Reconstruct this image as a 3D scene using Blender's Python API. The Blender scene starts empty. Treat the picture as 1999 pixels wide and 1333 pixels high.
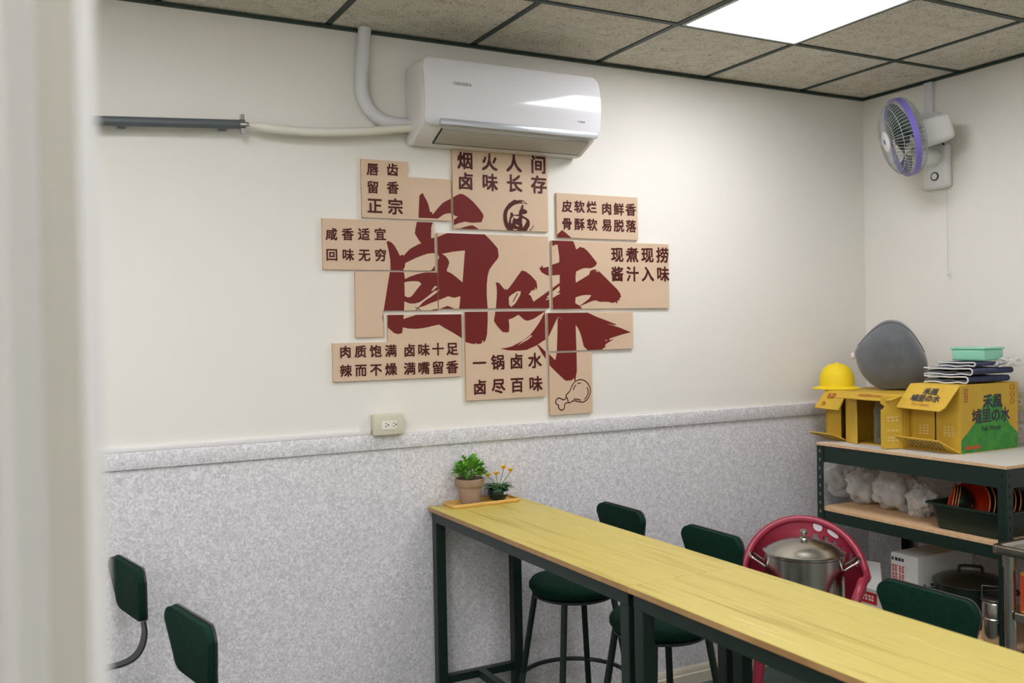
import bpy, bmesh, math, random
from mathutils import Vector, Matrix, noise
from mathutils.geometry import tessellate_polygon
random.seed(7)
S = bpy.context.scene
COL = S.collection
PI = math.pi
H = 2.82                                   # ceiling height

# ---------------------------------------------------------------- camera, exposure, world
FPX = 1844.5469                            # focal length in pixels of a 1999 px wide frame
YAW, PIT, ROL = .4891, -.013, -.019
CAM = Vector((-3.9431, -3.4809, H - 1.1614))
FW = Vector((math.sin(YAW)*math.cos(PIT), math.cos(YAW)*math.cos(PIT), math.sin(PIT)))
_r = Vector((math.cos(YAW), -math.sin(YAW), 0)); _u = _r.cross(FW)
RT = _r*math.cos(ROL) + _u*math.sin(ROL)
UP = -_r*math.sin(ROL) + _u*math.cos(ROL)
cd = bpy.data.cameras.new('camera'); cam = bpy.data.objects.new('camera', cd); COL.objects.link(cam)
cam.matrix_world = Matrix(((RT.x, UP.x, -FW.x, CAM.x), (RT.y, UP.y, -FW.y, CAM.y), (RT.z, UP.z, -FW.z, CAM.z), (0, 0, 0, 1)))
cd.sensor_width = 36; cd.lens = FPX/1999*36; cd.clip_start = .02
cd.dof.use_dof = True; cd.dof.focus_distance = 3.95; cd.dof.aperture_fstop = 4.0
S.camera = cam
S.view_settings.view_transform = 'Standard'; S.view_settings.look = 'None'
S.view_settings.gamma = 1; S.view_settings.exposure = 0.0; S.view_settings.use_curve_mapping = False
w = bpy.data.worlds.new('world'); S.world = w; w.use_nodes = True
w.node_tree.nodes['Background'].inputs[0].default_value = (.8, .85, .9, 1)
w.node_tree.nodes['Background'].inputs[1].default_value = .05
LAMP = 23.0                                # radiance of the ceiling light panels

def at(px, py, ax, v):
    """the point of the plane ax = v that the photograph shows at a pixel"""
    d = FW + RT*((px-999.5)/FPX) - UP*((py-666.5)/FPX)
    i = 'xyz'.index(ax)
    return CAM + d*((v-CAM[i])/d[i])

# ---------------------------------------------------------------- materials
def lin(c):
    return tuple(((x/255)/12.92 if x/255 <= .04045 else ((x/255+.055)/1.055)**2.4) for x in c) + (1,)
MATS = {}
def mat(name, rgb, rough=.5, metal=0, spec=.5, noise_amt=0, scale=20, rgb2=None, bump=0, bscale=200, coat=0, stretch=None):
    if name in MATS: return MATS[name]
    m = bpy.data.materials.new(name); m.use_nodes = True; nt = m.node_tree; b = nt.nodes['Principled BSDF']
    b.inputs['Base Color'].default_value = lin(rgb); b.inputs['Roughness'].default_value = rough
    b.inputs['Metallic'].default_value = metal; b.inputs['Specular IOR Level'].default_value = spec
    b.inputs['Coat Weight'].default_value = coat
    if rgb2 or bump:
        tc = nt.nodes.new('ShaderNodeTexCoord'); mp = nt.nodes.new('ShaderNodeMapping')
        nt.links.new(tc.outputs['Object'], mp.inputs[0])
        if stretch: mp.inputs['Scale'].default_value = stretch
    if rgb2:
        n = nt.nodes.new('ShaderNodeTexNoise'); n.inputs['Scale'].default_value = scale; n.inputs['Detail'].default_value = 4
        nt.links.new(mp.outputs[0], n.inputs['Vector'])
        r = nt.nodes.new('ShaderNodeValToRGB'); r.color_ramp.elements[0].position = .35; r.color_ramp.elements[1].position = .65
        r.color_ramp.elements[0].color = lin(rgb); r.color_ramp.elements[1].color = lin(rgb2)
        nt.links.new(n.outputs[0], r.inputs[0]); nt.links.new(r.outputs[0], b.inputs['Base Color'])
    if bump:
        n2 = nt.nodes.new('ShaderNodeTexNoise'); n2.inputs['Scale'].default_value = bscale; n2.inputs['Detail'].default_value = 3
        nt.links.new(mp.outputs[0], n2.inputs['Vector'])
        bp = nt.nodes.new('ShaderNodeBump'); bp.inputs['Strength'].default_value = bump; bp.inputs['Distance'].default_value = .002
        nt.links.new(n2.outputs[0], bp.inputs['Height']); nt.links.new(bp.outputs[0], b.inputs['Normal'])
    MATS[name] = m
    return m

def mat_emit(name, rgb, k):
    m = bpy.data.materials.new(name); m.use_nodes = True; nt = m.node_tree
    nt.nodes.remove(nt.nodes['Principled BSDF']); e = nt.nodes.new('ShaderNodeEmission')
    e.inputs[0].default_value = lin(rgb); e.inputs[1].default_value = k
    nt.links.new(e.outputs[0], nt.nodes['Material Output'].inputs[0]); MATS[name] = m
    return m

def mat_film(name, rgb, clear, rough=.2):
    """thin see-through plastic"""
    m = bpy.data.materials.new(name); m.use_nodes = True; nt = m.node_tree; b = nt.nodes['Principled BSDF']
    b.inputs['Base Color'].default_value = lin(rgb); b.inputs['Roughness'].default_value = rough
    t = nt.nodes.new('ShaderNodeBsdfTransparent'); x = nt.nodes.new('ShaderNodeMixShader')
    lw = nt.nodes.new('ShaderNodeLayerWeight'); lw.inputs[0].default_value = .35
    mr = nt.nodes.new('ShaderNodeMapRange'); mr.inputs['To Min'].default_value = 1-clear; mr.inputs['To Max'].default_value = min(1, 1-clear+.45)
    nt.links.new(lw.outputs['Facing'], mr.inputs['Value']); nt.links.new(mr.outputs[0], x.inputs[0])
    nt.links.new(t.outputs[0], x.inputs[1]); nt.links.new(b.outputs[0], x.inputs[2])
    nt.links.new(x.outputs[0], nt.nodes['Material Output'].inputs[0]); MATS[name] = m
    return m

def ramp_mat(name, stops, rough, build):
    """Principled whose colour runs through a ramp driven by build(node tree, object coords) -> factor socket"""
    m = bpy.data.materials.new(name); m.use_nodes = True; nt = m.node_tree; b = nt.nodes['Principled BSDF']
    b.inputs['Roughness'].default_value = rough
    tc = nt.nodes.new('ShaderNodeTexCoord')
    f = build(nt, tc.outputs['Object'])
    r = nt.nodes.new('ShaderNodeValToRGB'); cr = r.color_ramp
    while len(cr.elements) < len(stops): cr.elements.new(.5)
    for e, (p, c) in zip(cr.elements, stops): e.position = p; e.color = lin(c)
    nt.links.new(f, r.inputs[0]); nt.links.new(r.outputs[0], b.inputs['Base Color'])
    MATS[name] = m
    return m

def n_noise(nt, vec, scale, detail=3, dist=0, stretch=None, rough=.5):
    if stretch:
        mp = nt.nodes.new('ShaderNodeMapping'); mp.inputs['Scale'].default_value = stretch; nt.links.new(vec, mp.inputs[0]); vec = mp.outputs[0]
    n = nt.nodes.new('ShaderNodeTexNoise'); n.inputs['Scale'].default_value = scale; n.inputs['Detail'].default_value = detail
    n.inputs['Distortion'].default_value = dist; n.inputs['Roughness'].default_value = rough
    nt.links.new(vec, n.inputs['Vector']); return n.outputs[0]
def n_math(nt, op, a, b):
    n = nt.nodes.new('ShaderNodeMath'); n.operation = op
    for i, v in enumerate((a, b)):
        if hasattr(v, 'links'): nt.links.new(v, n.inputs[i])
        else: n.inputs[i].default_value = v
    return n.outputs[0]

WALL = mat('wall_paint', (229, 226, 217), .75, spec=.25, bump=.05, bscale=120)
def _wains(nt, v):
    a = n_noise(nt, v, 62, 2, 1.6); c = n_noise(nt, v, 150, 2, .5)
    return n_math(nt, 'ADD', n_math(nt, 'MULTIPLY', a, .75), n_math(nt, 'MULTIPLY', c, .25))
WAINS = ramp_mat('mottled_panel', [(.37, (195, 193, 194)), (.5, (214, 212, 213)), (.61, (233, 231, 232))], .55, _wains)
def _tile(nt, v):
    a = n_noise(nt, v, 95, 3, 2.2, (1, 1, 1)); c = n_noise(nt, v, 14, 2)
    return n_math(nt, 'ADD', n_math(nt, 'MULTIPLY', a, .8), n_math(nt, 'MULTIPLY', c, .2))
TILE = ramp_mat('ceiling_tile', [(.36, (126, 120, 104)), (.47, (212, 206, 192)), (.7, (222, 217, 204))], .85, _tile)
GRID = mat('grid_paint', (26, 48, 38), .5)
def _wood(nt, v):
    a = n_noise(nt, v, 3.0, 4, .6, (9, .55, 1)); c = n_noise(nt, v, 10, 5, .3, (16, .35, 1))
    return n_math(nt, 'ADD', n_math(nt, 'MULTIPLY', a, .6), n_math(nt, 'MULTIPLY', c, .4))
TOPW = ramp_mat('bar_top_laminate', [(.3, (156, 132, 50)), (.41, (188, 168, 76)), (.5, (204, 187, 98)), (.6, (198, 180, 88)), (.72, (230, 217, 148))], .42, _wood)
EDGE = mat('bar_top_edge', (150, 112, 70), .5, rgb2=(176, 140, 92), scale=8)
STEEL_G = mat('green_black_powder_coat', (16, 34, 27), .42, spec=.5)
FAB = mat('dark_green_fabric', (4, 40, 28), .85, spec=.2, rgb2=(7, 48, 35), scale=60, bump=.3, bscale=900)
SHELL = mat('dark_plastic_shell', (42, 44, 44), .35)
SIGN = mat('sign_board', (208, 182, 154), .5, spec=.3)
SIGNE = mat('sign_board_edge', (196, 168, 130), .6)
RED = mat('maroon_print', (108, 27, 22), .5, spec=.3)
INK = mat('dark_brown_ink', (74, 20, 15), .5, spec=.3)
ACW = mat('white_gloss_plastic', (226, 226, 228), .12, spec=.5, coat=.4)
ACS = mat('white_satin_plastic', (222, 220, 214), .4)
SILV = mat('silver_strip', (190, 194, 198), .3, metal=.4)
LOUV = mat('louver_plastic', (176, 172, 160), .4)
BLK = mat('black_rubber', (20, 24, 22), .6)
GREYTXT = mat('grey_print', (140, 140, 142), .5)
PIPEW = mat('white_pipe', (214, 214, 216), .5)
PIPEC = mat('cream_hose', (222, 220, 206), .5)
PIPEG = mat('grey_pvc', (84, 92, 94), .45)
CHROME = mat('clamp_metal', (190, 190, 190), .2, metal=1)
SS = mat('stainless_steel', (188, 184, 174), .22, metal=1, bump=.03, bscale=60)
SSD = mat('dull_stainless', (120, 124, 118), .35, metal=1)
RACKG = mat('rack_paint', (5, 34, 23), .45)
SHELFW = mat('shelf_particle_board', (206, 168, 124), .6, rgb2=(220, 184, 142), scale=40)
SHELFT = mat('shelf_top_laminate', (206, 200, 190), .5)
CARD = mat('yellow_carton', (205, 168, 52), .65, rgb2=(196, 158, 44), scale=12)
CARDIN = mat('carton_inside', (176, 142, 66), .8)
CARDP = mat('carton_red_print', (176, 86, 30), .6)
GREENP = mat('carton_green_print', (38, 128, 52), .6, rgb2=(70, 146, 46), scale=30)
BLUEK = mat('carton_black_print', (42, 44, 58), .6)
PALEP = mat('carton_pale_print', (214, 190, 110), .6)
FILM = mat_film('clear_bag_film', (232, 230, 224), .6, .1)
FILMG = mat_film('mint_box_plastic', (150, 222, 190), .25, .2)
PET = mat_film('bottle_plastic', (190, 206, 198), .88, .06)

# ---------------------------------------------------------------- mesh helpers
class MB:
    def __init__(s): s.bm = bmesh.new(); s.mi = 0
    def _f(s, vs):
        try:
            f = s.bm.faces.new(vs); f.material_index = s.mi; return f
        except ValueError: return None
    def box(s, lo, hi, M=None):
        lo, hi = Vector(lo), Vector(hi)
        v = [s.bm.verts.new((M or Matrix()) @ Vector((x, y, z))) for x in (lo.x, hi.x) for y in (lo.y, hi.y) for z in (lo.z, hi.z)]
        for q in ((0, 1, 3, 2), (4, 6, 7, 5), (0, 4, 5, 1), (2, 3, 7, 6), (0, 2, 6, 4), (1, 5, 7, 3)): s._f([v[i] for i in q])
        return s
    def loft(s, rings, closed=True, cap=True):
        R = [[s.bm.verts.new(p) for p in r] for r in rings]
        n = len(R[0])
        for a, b in zip(R, R[1:]):
            for i in range(n if closed else n-1): s._f((a[i], a[(i+1) % n], b[(i+1) % n], b[i]))
        if cap and closed: s._f(R[0][::-1]); s._f(R[-1])
        return s
    def tube(s, pts, r, n=10, cap=True, closed=False, flat=None):
        """r a radius or one per point; flat=(w, h, side vector) makes a flat bar"""
        P = [Vector(p) for p in pts]; rings = []; prev = None
        N = len(P)
        for i, p in enumerate(P):
            if closed: t = P[(i+1) % N]-P[i-1]
            else: t = P[min(i+1, N-1)]-P[max(i-1, 0)]
            t.normalize()
            if flat: a = Vector(flat[2]); a = (a-t*a.dot(t)).normalized()
            elif prev is None: a = t.orthogonal().normalized()
            else: a = (prev-t*prev.dot(t)).normalized()
            prev = a; b = t.cross(a)
            if flat: rings.append([p+a*x*flat[0]/2+b*y*flat[1]/2 for x, y in ((1, 1), (-1, 1), (-1, -1), (1, -1))])
            else:
                rr = r[i] if isinstance(r, (list, tuple)) else r
                rings.append([p+(a*math.cos(2*PI*k/n)+b*math.sin(2*PI*k/n))*rr for k in range(n)])
        if closed: rings.append(rings[0]); s.loft(rings, cap=False)
        else: s.loft(rings, cap=cap)
        return s
    def lathe(s, prof, c=(0, 0, 0), n=32, M=None, cap=True):
        M = M or Matrix.Translation(Vector(c))
        rings = [[M @ Vector((r*math.cos(2*PI*k/n), r*math.sin(2*PI*k/n), z)) for k in range(n)] for r, z in prof]
        return s.loft(rings, cap=cap)
    def grid(s, f, nu, nv, wrap=False, skip=None):
        V = [[s.bm.verts.new(f(i/nu, j/nv)) for j in range(nv+1)] for i in range(nu+(0 if wrap else 1))]
        m = len(V)
        for i in range(nu):
            for j in range(nv):
                if skip and skip(i, j): continue
                s._f((V[i][j], V[(i+1) % m][j], V[(i+1) % m][j+1], V[i][j+1]))
        return s
    def prism(s, poly, h0, h1, M=None):
        """2-D outline (x, y) extruded from z=h0 to h1, then moved by M"""
        M = M or Matrix()
        a = [s.bm.verts.new(M @ Vector((x, y, h0))) for x, y in poly]; b = [s.bm.verts.new(M @ Vector((x, y, h1))) for x, y in poly]
        n = len(poly)
        for i in range(n): s._f((a[i], a[(i+1) % n], b[(i+1) % n], b[i]))
        s._f(a[::-1]); s._f(b)
        return s
    def face(s, pts): s._f([s.bm.verts.new(p) for p in pts]); return s
    def blob(s, c, r, sub=3, amp=0, freq=6, seed=0, M=None, squash=None):
        o = bmesh.ops.create_icosphere(s.bm, subdivisions=sub, radius=1)
        for v in o['verts']:
            p = v.co.copy(); k = 1+amp*noise.noise(p*freq+Vector((seed, seed*2.3, 0)))+amp*.5*noise.noise(p*freq*2.4+Vector((seed, 0, 3)))
            q = Vector((p.x*r[0], p.y*r[1], p.z*r[2]))*k
            if squash is not None: q.z = max(q.z, squash)
            v.co = Vector(c)+((M.to_3x3() @ q) if M else q)
        return s
    def bevel(s, w, seg=2, ang=40):
        bmesh.ops.recalc_face_normals(s.bm, faces=s.bm.faces[:])
        E = [e for e in s.bm.edges if len(e.link_faces) == 2 and e.calc_face_angle(0) > math.radians(ang)]
        if E: bmesh.ops.bevel(s.bm, geom=E, offset=w, segments=seg, affect='EDGES', profile=.5, clamp_overlap=True)
        return s
    def solid(s, t):
        bmesh.ops.recalc_face_normals(s.bm, faces=s.bm.faces[:])
        bmesh.ops.solidify(s.bm, geom=s.bm.faces[:], thickness=t); return s
    def build(s, name, m, parent=None, smooth=True, ang=40, recalc=True, local=False):
        bm = s.bm
        if recalc: bmesh.ops.recalc_face_normals(bm, faces=bm.faces[:])
        me = bpy.data.meshes.new(name); ms = m if isinstance(m, (list, tuple)) else [m]
        for x in ms: me.materials.append(x)
        o = bpy.data.objects.new(name, me); COL.objects.link(o)
        if parent is None:
            if not local:
                lo = Vector([min(v.co[i] for v in bm.verts) for i in range(3)]); hi = Vector([max(v.co[i] for v in bm.verts) for i in range(3)])
                c = Vector(((lo.x+hi.x)/2, (lo.y+hi.y)/2, lo.z))
                bmesh.ops.translate(bm, vec=-c, verts=bm.verts[:]); o.location = c; WM[o.name] = Matrix.Translation(c)
        else:
            o.parent = parent; Mw = WM[parent.name]
            if not local: bmesh.ops.transform(bm, matrix=Mw.inverted(), verts=bm.verts[:])
            WM[o.name] = Mw
        bm.to_mesh(me); bm.free()
        if smooth:
            for p in me.polygons: p.use_smooth = True
            me.set_sharp_from_angle(angle=math.radians(ang))
        return o
WM = {}
def thing(name, label, cat, loc=(0, 0, 0), rz=0, group=None):
    o = bpy.data.objects.new(name, None); COL.objects.link(o); o.empty_display_size = .05
    o.location = loc; o.rotation_euler = (0, 0, rz)
    WM[o.name] = Matrix.Translation(Vector(loc)) @ Matrix.Rotation(rz, 4, 'Z')
    return tag(o, label, cat, group)
def tag(o, label, cat, group=None):
    o['label'] = label; o['category'] = cat
    if group: o['group'] = group
    return o
def struct(mb, name, m, **k):
    o = mb.build(name, m, **k); o['kind'] = 'structure'; return o
def copy_tree(o, label, loc=None, rz=None, group=None):
    c = o.copy(); COL.objects.link(c); c['label'] = label
    if loc is not None: c.location = loc
    if rz is not None: c.rotation_euler = (0, 0, rz)
    if group: c['group'] = group
    for ch in o.children:
        d = ch.copy(); COL.objects.link(d); d.parent = c
        for g in ch.children:
            e = g.copy(); COL.objects.link(e); e.parent = d
    return c
def frame(o, x, y, z):
    """matrix whose columns are the given axes at origin o"""
    x, y, z = Vector(x).normalized(), Vector(y).normalized(), Vector(z).normalized()
    return Matrix(((x.x, y.x, z.x, o[0]), (x.y, y.y, z.y, o[1]), (x.z, y.z, z.z, o[2]), (0, 0, 0, 1)))
def along(p, d):
    """matrix at p whose z axis points along d"""
    return Matrix.Translation(Vector(p)) @ Vector(d).to_track_quat('Z', 'Y').to_matrix().to_4x4()
def glyphs(mb, text, M, size, bold=.012, depth=0, spacing=1.0):
    """lettering as mesh in the xy plane of M, centred on its origin (em boxes)"""
    c = bpy.data.curves.new('t', 'FONT'); c.body = text; c.size = size; c.space_character = spacing
    c.resolution_u = 3; c.align_x = 'CENTER'; c.extrude = depth
    o = bpy.data.objects.new('t', c); me = o.to_mesh()
    off = Vector((0, -.37*size, 0))
    b = bold*size*.8
    for k, (dx, dy) in enumerate(((-b, -b), (b, -b), (b, b), (-b, b)) if b else ((0, 0),)):
        dv = off+Vector((dx, dy, .00006*k))
        vs = [mb.bm.verts.new(M @ (v.co+dv)) for v in me.vertices]
        for p in me.polygons: mb._f([vs[i] for i in p.vertices])
    o.to_mesh_clear(); bpy.data.objects.remove(o); bpy.data.curves.remove(c)
    return mb

def bars(mb, M, w, rows, h, gap, n=5, seed=1):
    """rows of short dashes: small print too small to read"""
    rg = random.Random(seed)
    for r in range(rows):
        x = -w/2
        for k in range(n):
            l = w/n*rg.uniform(.55, .85); y = (rows-1)*(h+gap)/2-r*(h+gap)
            mb.face([M @ Vector((x+a, y+b, 0)) for a, b in ((0, -h/2), (l, -h/2), (l, h/2), (0, h/2))]); x += w/n
    return mb

# ================================================================ ROOM
X0, Y0 = -6.0, -6.2
struct(MB().box((X0, Y0, -.1), (.1, .1, 0)), 'floor', mat('dark_floor_tile', (70, 88, 78), .35, rgb2=(58, 76, 68), scale=7))
struct(MB().box((X0, 0, 0), (.1, .1, H+.1)), 'wall_back', WALL)
struct(MB().box((0, Y0, 0), (.1, 0, H+.1)), 'wall_right', WALL)
struct(MB().box((X0-.1, Y0, 0), (X0, .1, H+.1)), 'wall_left', WALL)
struct(MB().box((X0, Y0-.1, 0), (.1, Y0, H+.1)), 'wall_front', WALL)
struct(MB().box((X0, Y0, H), (0, 0, H+.05)), 'ceiling', TILE)
# ceiling grid of dark T bars, with the dark edge angle along the walls
TS, GA, GB = .605, -.4374, -.5711
g = MB()
k = 0
while GA-TS*k > X0: g.box((GA-TS*k-.0115, Y0, H-.004), (GA-TS*k+.0115, 0, H+.002)); k += 1
k = 0
while GB-TS*k > Y0: g.box((X0, GB-TS*k-.0115, H-.0045), (0, GB-TS*k+.0115, H+.002)); k += 1
struct(g, 'trim_1', GRID, smooth=False)
e = MB(); e.box((X0, -.018, H-.014), (0, 0, H-.004)); e.box((-.018, Y0, H-.014), (0, -.018, H-.004))
struct(e, 'trim_2', GRID, smooth=False)
# mottled wainscot panels with a cap rail, and baseboards
ZW = 1.262
struct(MB().box((X0, -.006, 0), (0, 0, ZW-.055)), 'trim_3', WAINS, smooth=False)
struct(MB().box((-.006, Y0, 0), (0, -.006, ZW-.055)), 'trim_4', WAINS, smooth=False)
struct(MB().box((X0, -.016, ZW-.06), (0, 0, ZW)).bevel(.003), 'trim_5', WAINS)
struct(MB().box((-.016, Y0, ZW-.06), (0, -.016, ZW)).bevel(.003), 'trim_6', WAINS)
BASE = mat('cream_baseboard', (206, 198, 178), .5)
def basebd(name, M, L):
    struct(MB().prism([(0, 0), (-.022, 0), (-.022, .05), (-.016, .055), (-.016, .072), (-.006, .085), (0, .085)], 0, L, M), name, BASE)
basebd('baseboard_back', frame((0, 0, 0), (0, 1, 0), (0, 0, 1), (-1, 0, 0)), 6.0)
basebd('baseboard_right', frame((0, 0, 0), (1, 0, 0), (0, 0, 1), (0, -1, 0)), 6.2)

# ceiling light panels
DIFF = mat_emit('lamp_diffuser', (248, 247, 254), LAMP)
LFR = mat('lamp_frame', (205, 212, 208), .4)
def lamp(ix, iy, label):
    cx, cy = GA-TS*(ix+.5), GB-TS*(iy+.5); h = TS/2-.012
    t = thing('ceiling_light', label, 'ceiling light', (cx, cy, H-.012), group='square light panels in the ceiling grid')
    f = MB(); b = .012
    for x0, x1, y0, y1 in ((-h, h, -h, -h+b), (-h, h, h-b, h), (-h, -h+b, -h+b, h-b), (h-b, h, -h+b, h-b)):
        f.box((cx+x0, cy+y0, H-.009), (cx+x1, cy+y1, H))
    f.build('frame', LFR, t, smooth=False)
    MB().box((cx-h+b, cy-h+b, H-.006), (cx+h-b, cy+h-b, H-.001)).build('diffuser', DIFF, t, smooth=False)
lamp(1, 0, 'square glowing light panel in the ceiling near the wall fan')
lamp(5, 1, 'square light panel overhead above the left stools')
lamp(4, 4, 'added unseen light panel overhead just in front of the camera')  # out of view, added as general fill light
lamp(5, 8, 'added unseen light panel in the ceiling far behind the camera')  # added behind the view to raise the overall light
lamp(2, 5, 'added unseen light panel overhead past the near end of the second bar table')  # unseen panel, added as fill from the right
lamp(6, 3, 'added unseen light panel in the ceiling over the left part of the room')  # unseen, added to brighten the left of the back wall
lamp(7, 5, 'added unseen light panel in the ceiling to the left behind the camera')  # added out of view to even out the light
lamp(8, 2, 'added unseen light panel at far left, beyond the door frame')  # another added fill panel that is never in view
lamp(2, 8, 'added unseen light panel in the ceiling at the far end of the right wall')  # unseen too, put in for distant fill

# ================================================================ DOOR FRAME IN THE FOREGROUND
JAMB = mat('door_frame_paint', (214, 212, 206), .45)
def jx(px, y): return at(px, 666, 'y', y).x
pl = [(jx(200, -3.0), -3.0), (jx(163, -3.0), -3.0), (jx(160, -2.99), -2.99), (jx(82, -2.91), -2.91), (jx(79, -2.908), -2.908), (jx(22, -2.908), -2.908),
      (jx(16, -2.90), -2.90), (jx(-10, -2.86), -2.86), (jx(-60, -2.86), -2.86), (jx(-60, -2.80), -2.80), (jx(200, -3.0), -2.80)]
m = MB().prism(pl, 0, H)
for f in m.bm.faces:
    c = f.calc_center_median()
    if -2.985 < c.y < -2.915 and abs(c.z-H/2) < .1 and c.x < jx(190, -3.0) and f.calc_area() > .15: f.material_index = 1
struct(m, 'door_1', [JAMB, mat('door_frame_beige_face', (188, 185, 171), .5)], ang=60)
struct(MB().box((X0, -2.86, 0), (jx(-60, -2.86), -2.78, H)), 'wall_partition', WALL)

# ================================================================ SIGN BOARDS
YB = -.012                                  # front face of the boards
def wp(px, py, y=YB): return at(px, py, 'y', y)
CALL = []                                   # (layer, polygon in pixels): 0 maroon brush stroke, 1 board-coloured gap in it
def Z(o, pts, s=8.329): return [(o[0]+x/s, o[1]+y/s) for x, y in pts]
A, B, C_, D, E_, F_, G_ = (740, 370), (740, 520), (940, 500), (1050, 440), (1010, 580), (1060, 680), (970, 380)
lu = Z(A, [(655,100),(682,72),(710,55),(735,110),(770,170),(800,240),(815,300),(830,370),(860,360),(866,378),(858,392),(875,400),(950,310),(1030,220),(1090,185),(1150,155),(1210,120),(1265,90),(1310,70),(1365,75),(1450,130),(1530,200),(1600,280),(1650,340),(1690,400),(1700,440),(1682,480),(1668,530),(1580,536),(1500,540),(1400,520),(1300,545),(1215,580),(1215,490),(1250,465),(1280,430),(1240,432),(1215,410),(1150,385),(1100,390),(1050,405),(965,465),(900,500),(862,560),(848,620),(845,790),(940,775),(1100,710),(1250,650),(1400,605),(1460,588),(1520,580),(1580,615),(1640,660),(1710,720),(1830,840),(1890,910),(1930,960),(1945,1080),(1930,1120),(1850,1220),(1800,1290)]) \
   + Z(B, [(1820,0),(1790,60),(1765,150),(1750,300),(1750,480),(1765,680),(1765,900),(1755,1100),(1735,1190),(1700,1240),(1690,1200),(1675,1210),(1670,1250),(1600,1265),(1570,1245),(1550,1262),(1500,1255),(1420,1235),(1335,1160),(1200,1075),(1100,1020),(975,945),(900,960),(800,985),(700,1005),(600,1015),(480,1010),(385,990),(375,1085),(350,1090),(305,1100),(240,1080),(150,1000),(60,890),(50,820),(75,710),(120,430),(160,180),(180,60)]) \
   + Z(A, [(185,1310),(182,1150),(155,990),(120,850),(150,835),(200,860),(250,910),(300,1000),(340,1080),(375,1055),(400,1075),(440,1030),(490,975),(560,930),(640,890),(685,875),(640,810),(580,715),(590,640),(615,520),(640,450)])
CALL.append((0, lu))
CALL.append((1, Z(A, [(425,1195),(600,1110),(700,1072),(780,1045),(860,1034),(945,1035),(975,1105),(920,1215),(850,1310)])+Z(B, [(835,65),(780,95),(700,108),(620,125),(500,165),(420,205),(405,110),(395,40)])+Z(A, [(410,1280)])))
CALL.append((1, Z(A, [(1020,1045),(1200,1010),(1395,990),(1385,1100),(1370,1310)])+Z(B, [(1355,260),(1250,170),(1170,110),(1100,80)])+Z(A, [(1100,1305),(1125,1240),(1140,1190),(1120,1130),(1075,1080)])))
CALL.append((1, Z(B, [(410,260),(470,246),(540,240),(600,240),(650,248),(685,285),(640,340),(600,390),(560,445),(520,490),(470,505),(415,480)])))
CALL.append((1, Z(B, [(410,570),(500,605),(580,602),(650,585),(700,555),(760,510),(900,400),(985,375),(930,430),(840,495),(760,545),(715,580),(650,650),(640,670),(740,640),(830,600),(950,556),(1120,485),(1220,510),(1320,485),(1310,600),(1300,690),(1230,690),(1110,640),(985,690),(900,695),(820,715),(560,800),(395,855),(405,700)])))
CALL.append((1, Z(B, [(845,400),(880,350),(910,315),(945,330),(870,395)])))
CALL.append((2, Z(B, [(570,660),(590,660),(690,712),(665,712)]))); CALL.append((2, Z(B, [(640,655),(655,668),(600,712),(580,712)])))
CALL.append((0, Z(C_, [(230,420),(290,440),(330,490),(375,545),(390,525),(410,550),(460,500),(510,430),(580,330),(650,235),(690,240),(720,250),(800,310),(850,365),(890,410),(900,460),(905,510),(880,560),(875,500),(850,560),(820,550),(765,625),(800,640),(820,690),(845,740),(900,700),(1000,630),(1100,555),(1260,440),(1300,440),(1300,905),(1010,910),(860,1010),(800,1035),(740,1050),(690,1030),(640,985),(600,950),(520,1000),(440,1030),(450,1130),(445,1230),(400,1240),(340,1230),(260,1140),(200,1055),(215,960),(235,820),(245,700),(250,600),(245,500)])))
CALL.append((1, Z(C_, [(440,670),(480,630),(575,570),(635,570),(630,620),(600,680),(545,770),(480,825),(445,790)])))
CALL.append((2, Z(C_, [(575,600),(590,605),(515,745),(498,750)])))
CALL.append((1, Z(C_, [(1160,570),(1265,485),(1268,560),(1220,600),(1275,590),(1270,610),(1150,680),(1050,715),(1045,700),(1110,665),(1050,668)])))
CALL.append((0, Z(E_, [(440,250),(400,330),(350,420),(280,520),(200,620),(80,710),(-90,800),(-190,825),(-278,835),(-150,862),(0,868),(80,862),(150,855),(300,790),(450,690),(515,625),(655,320),(700,200),(700,0),(440,0)])))
CALL.append((1, Z(E_, [(0,785),(90,710),(190,640),(225,615),(235,635),(170,690),(80,740)])))
CALL.append((0, Z(E_, [(310,770),(350,780),(440,870),(520,930),(615,1025),(640,905),(650,620),(655,330),(945,430),(950,600),(960,900),(965,1200),(945,1300)])+Z(F_, [(622,420),(612,500),(600,600),(580,600),(572,545),(545,580),(530,590),(430,602),(390,575),(340,530),(230,420),(120,310)], 9.52)+Z(E_, [(470,1020),(400,915),(345,820)])))
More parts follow.
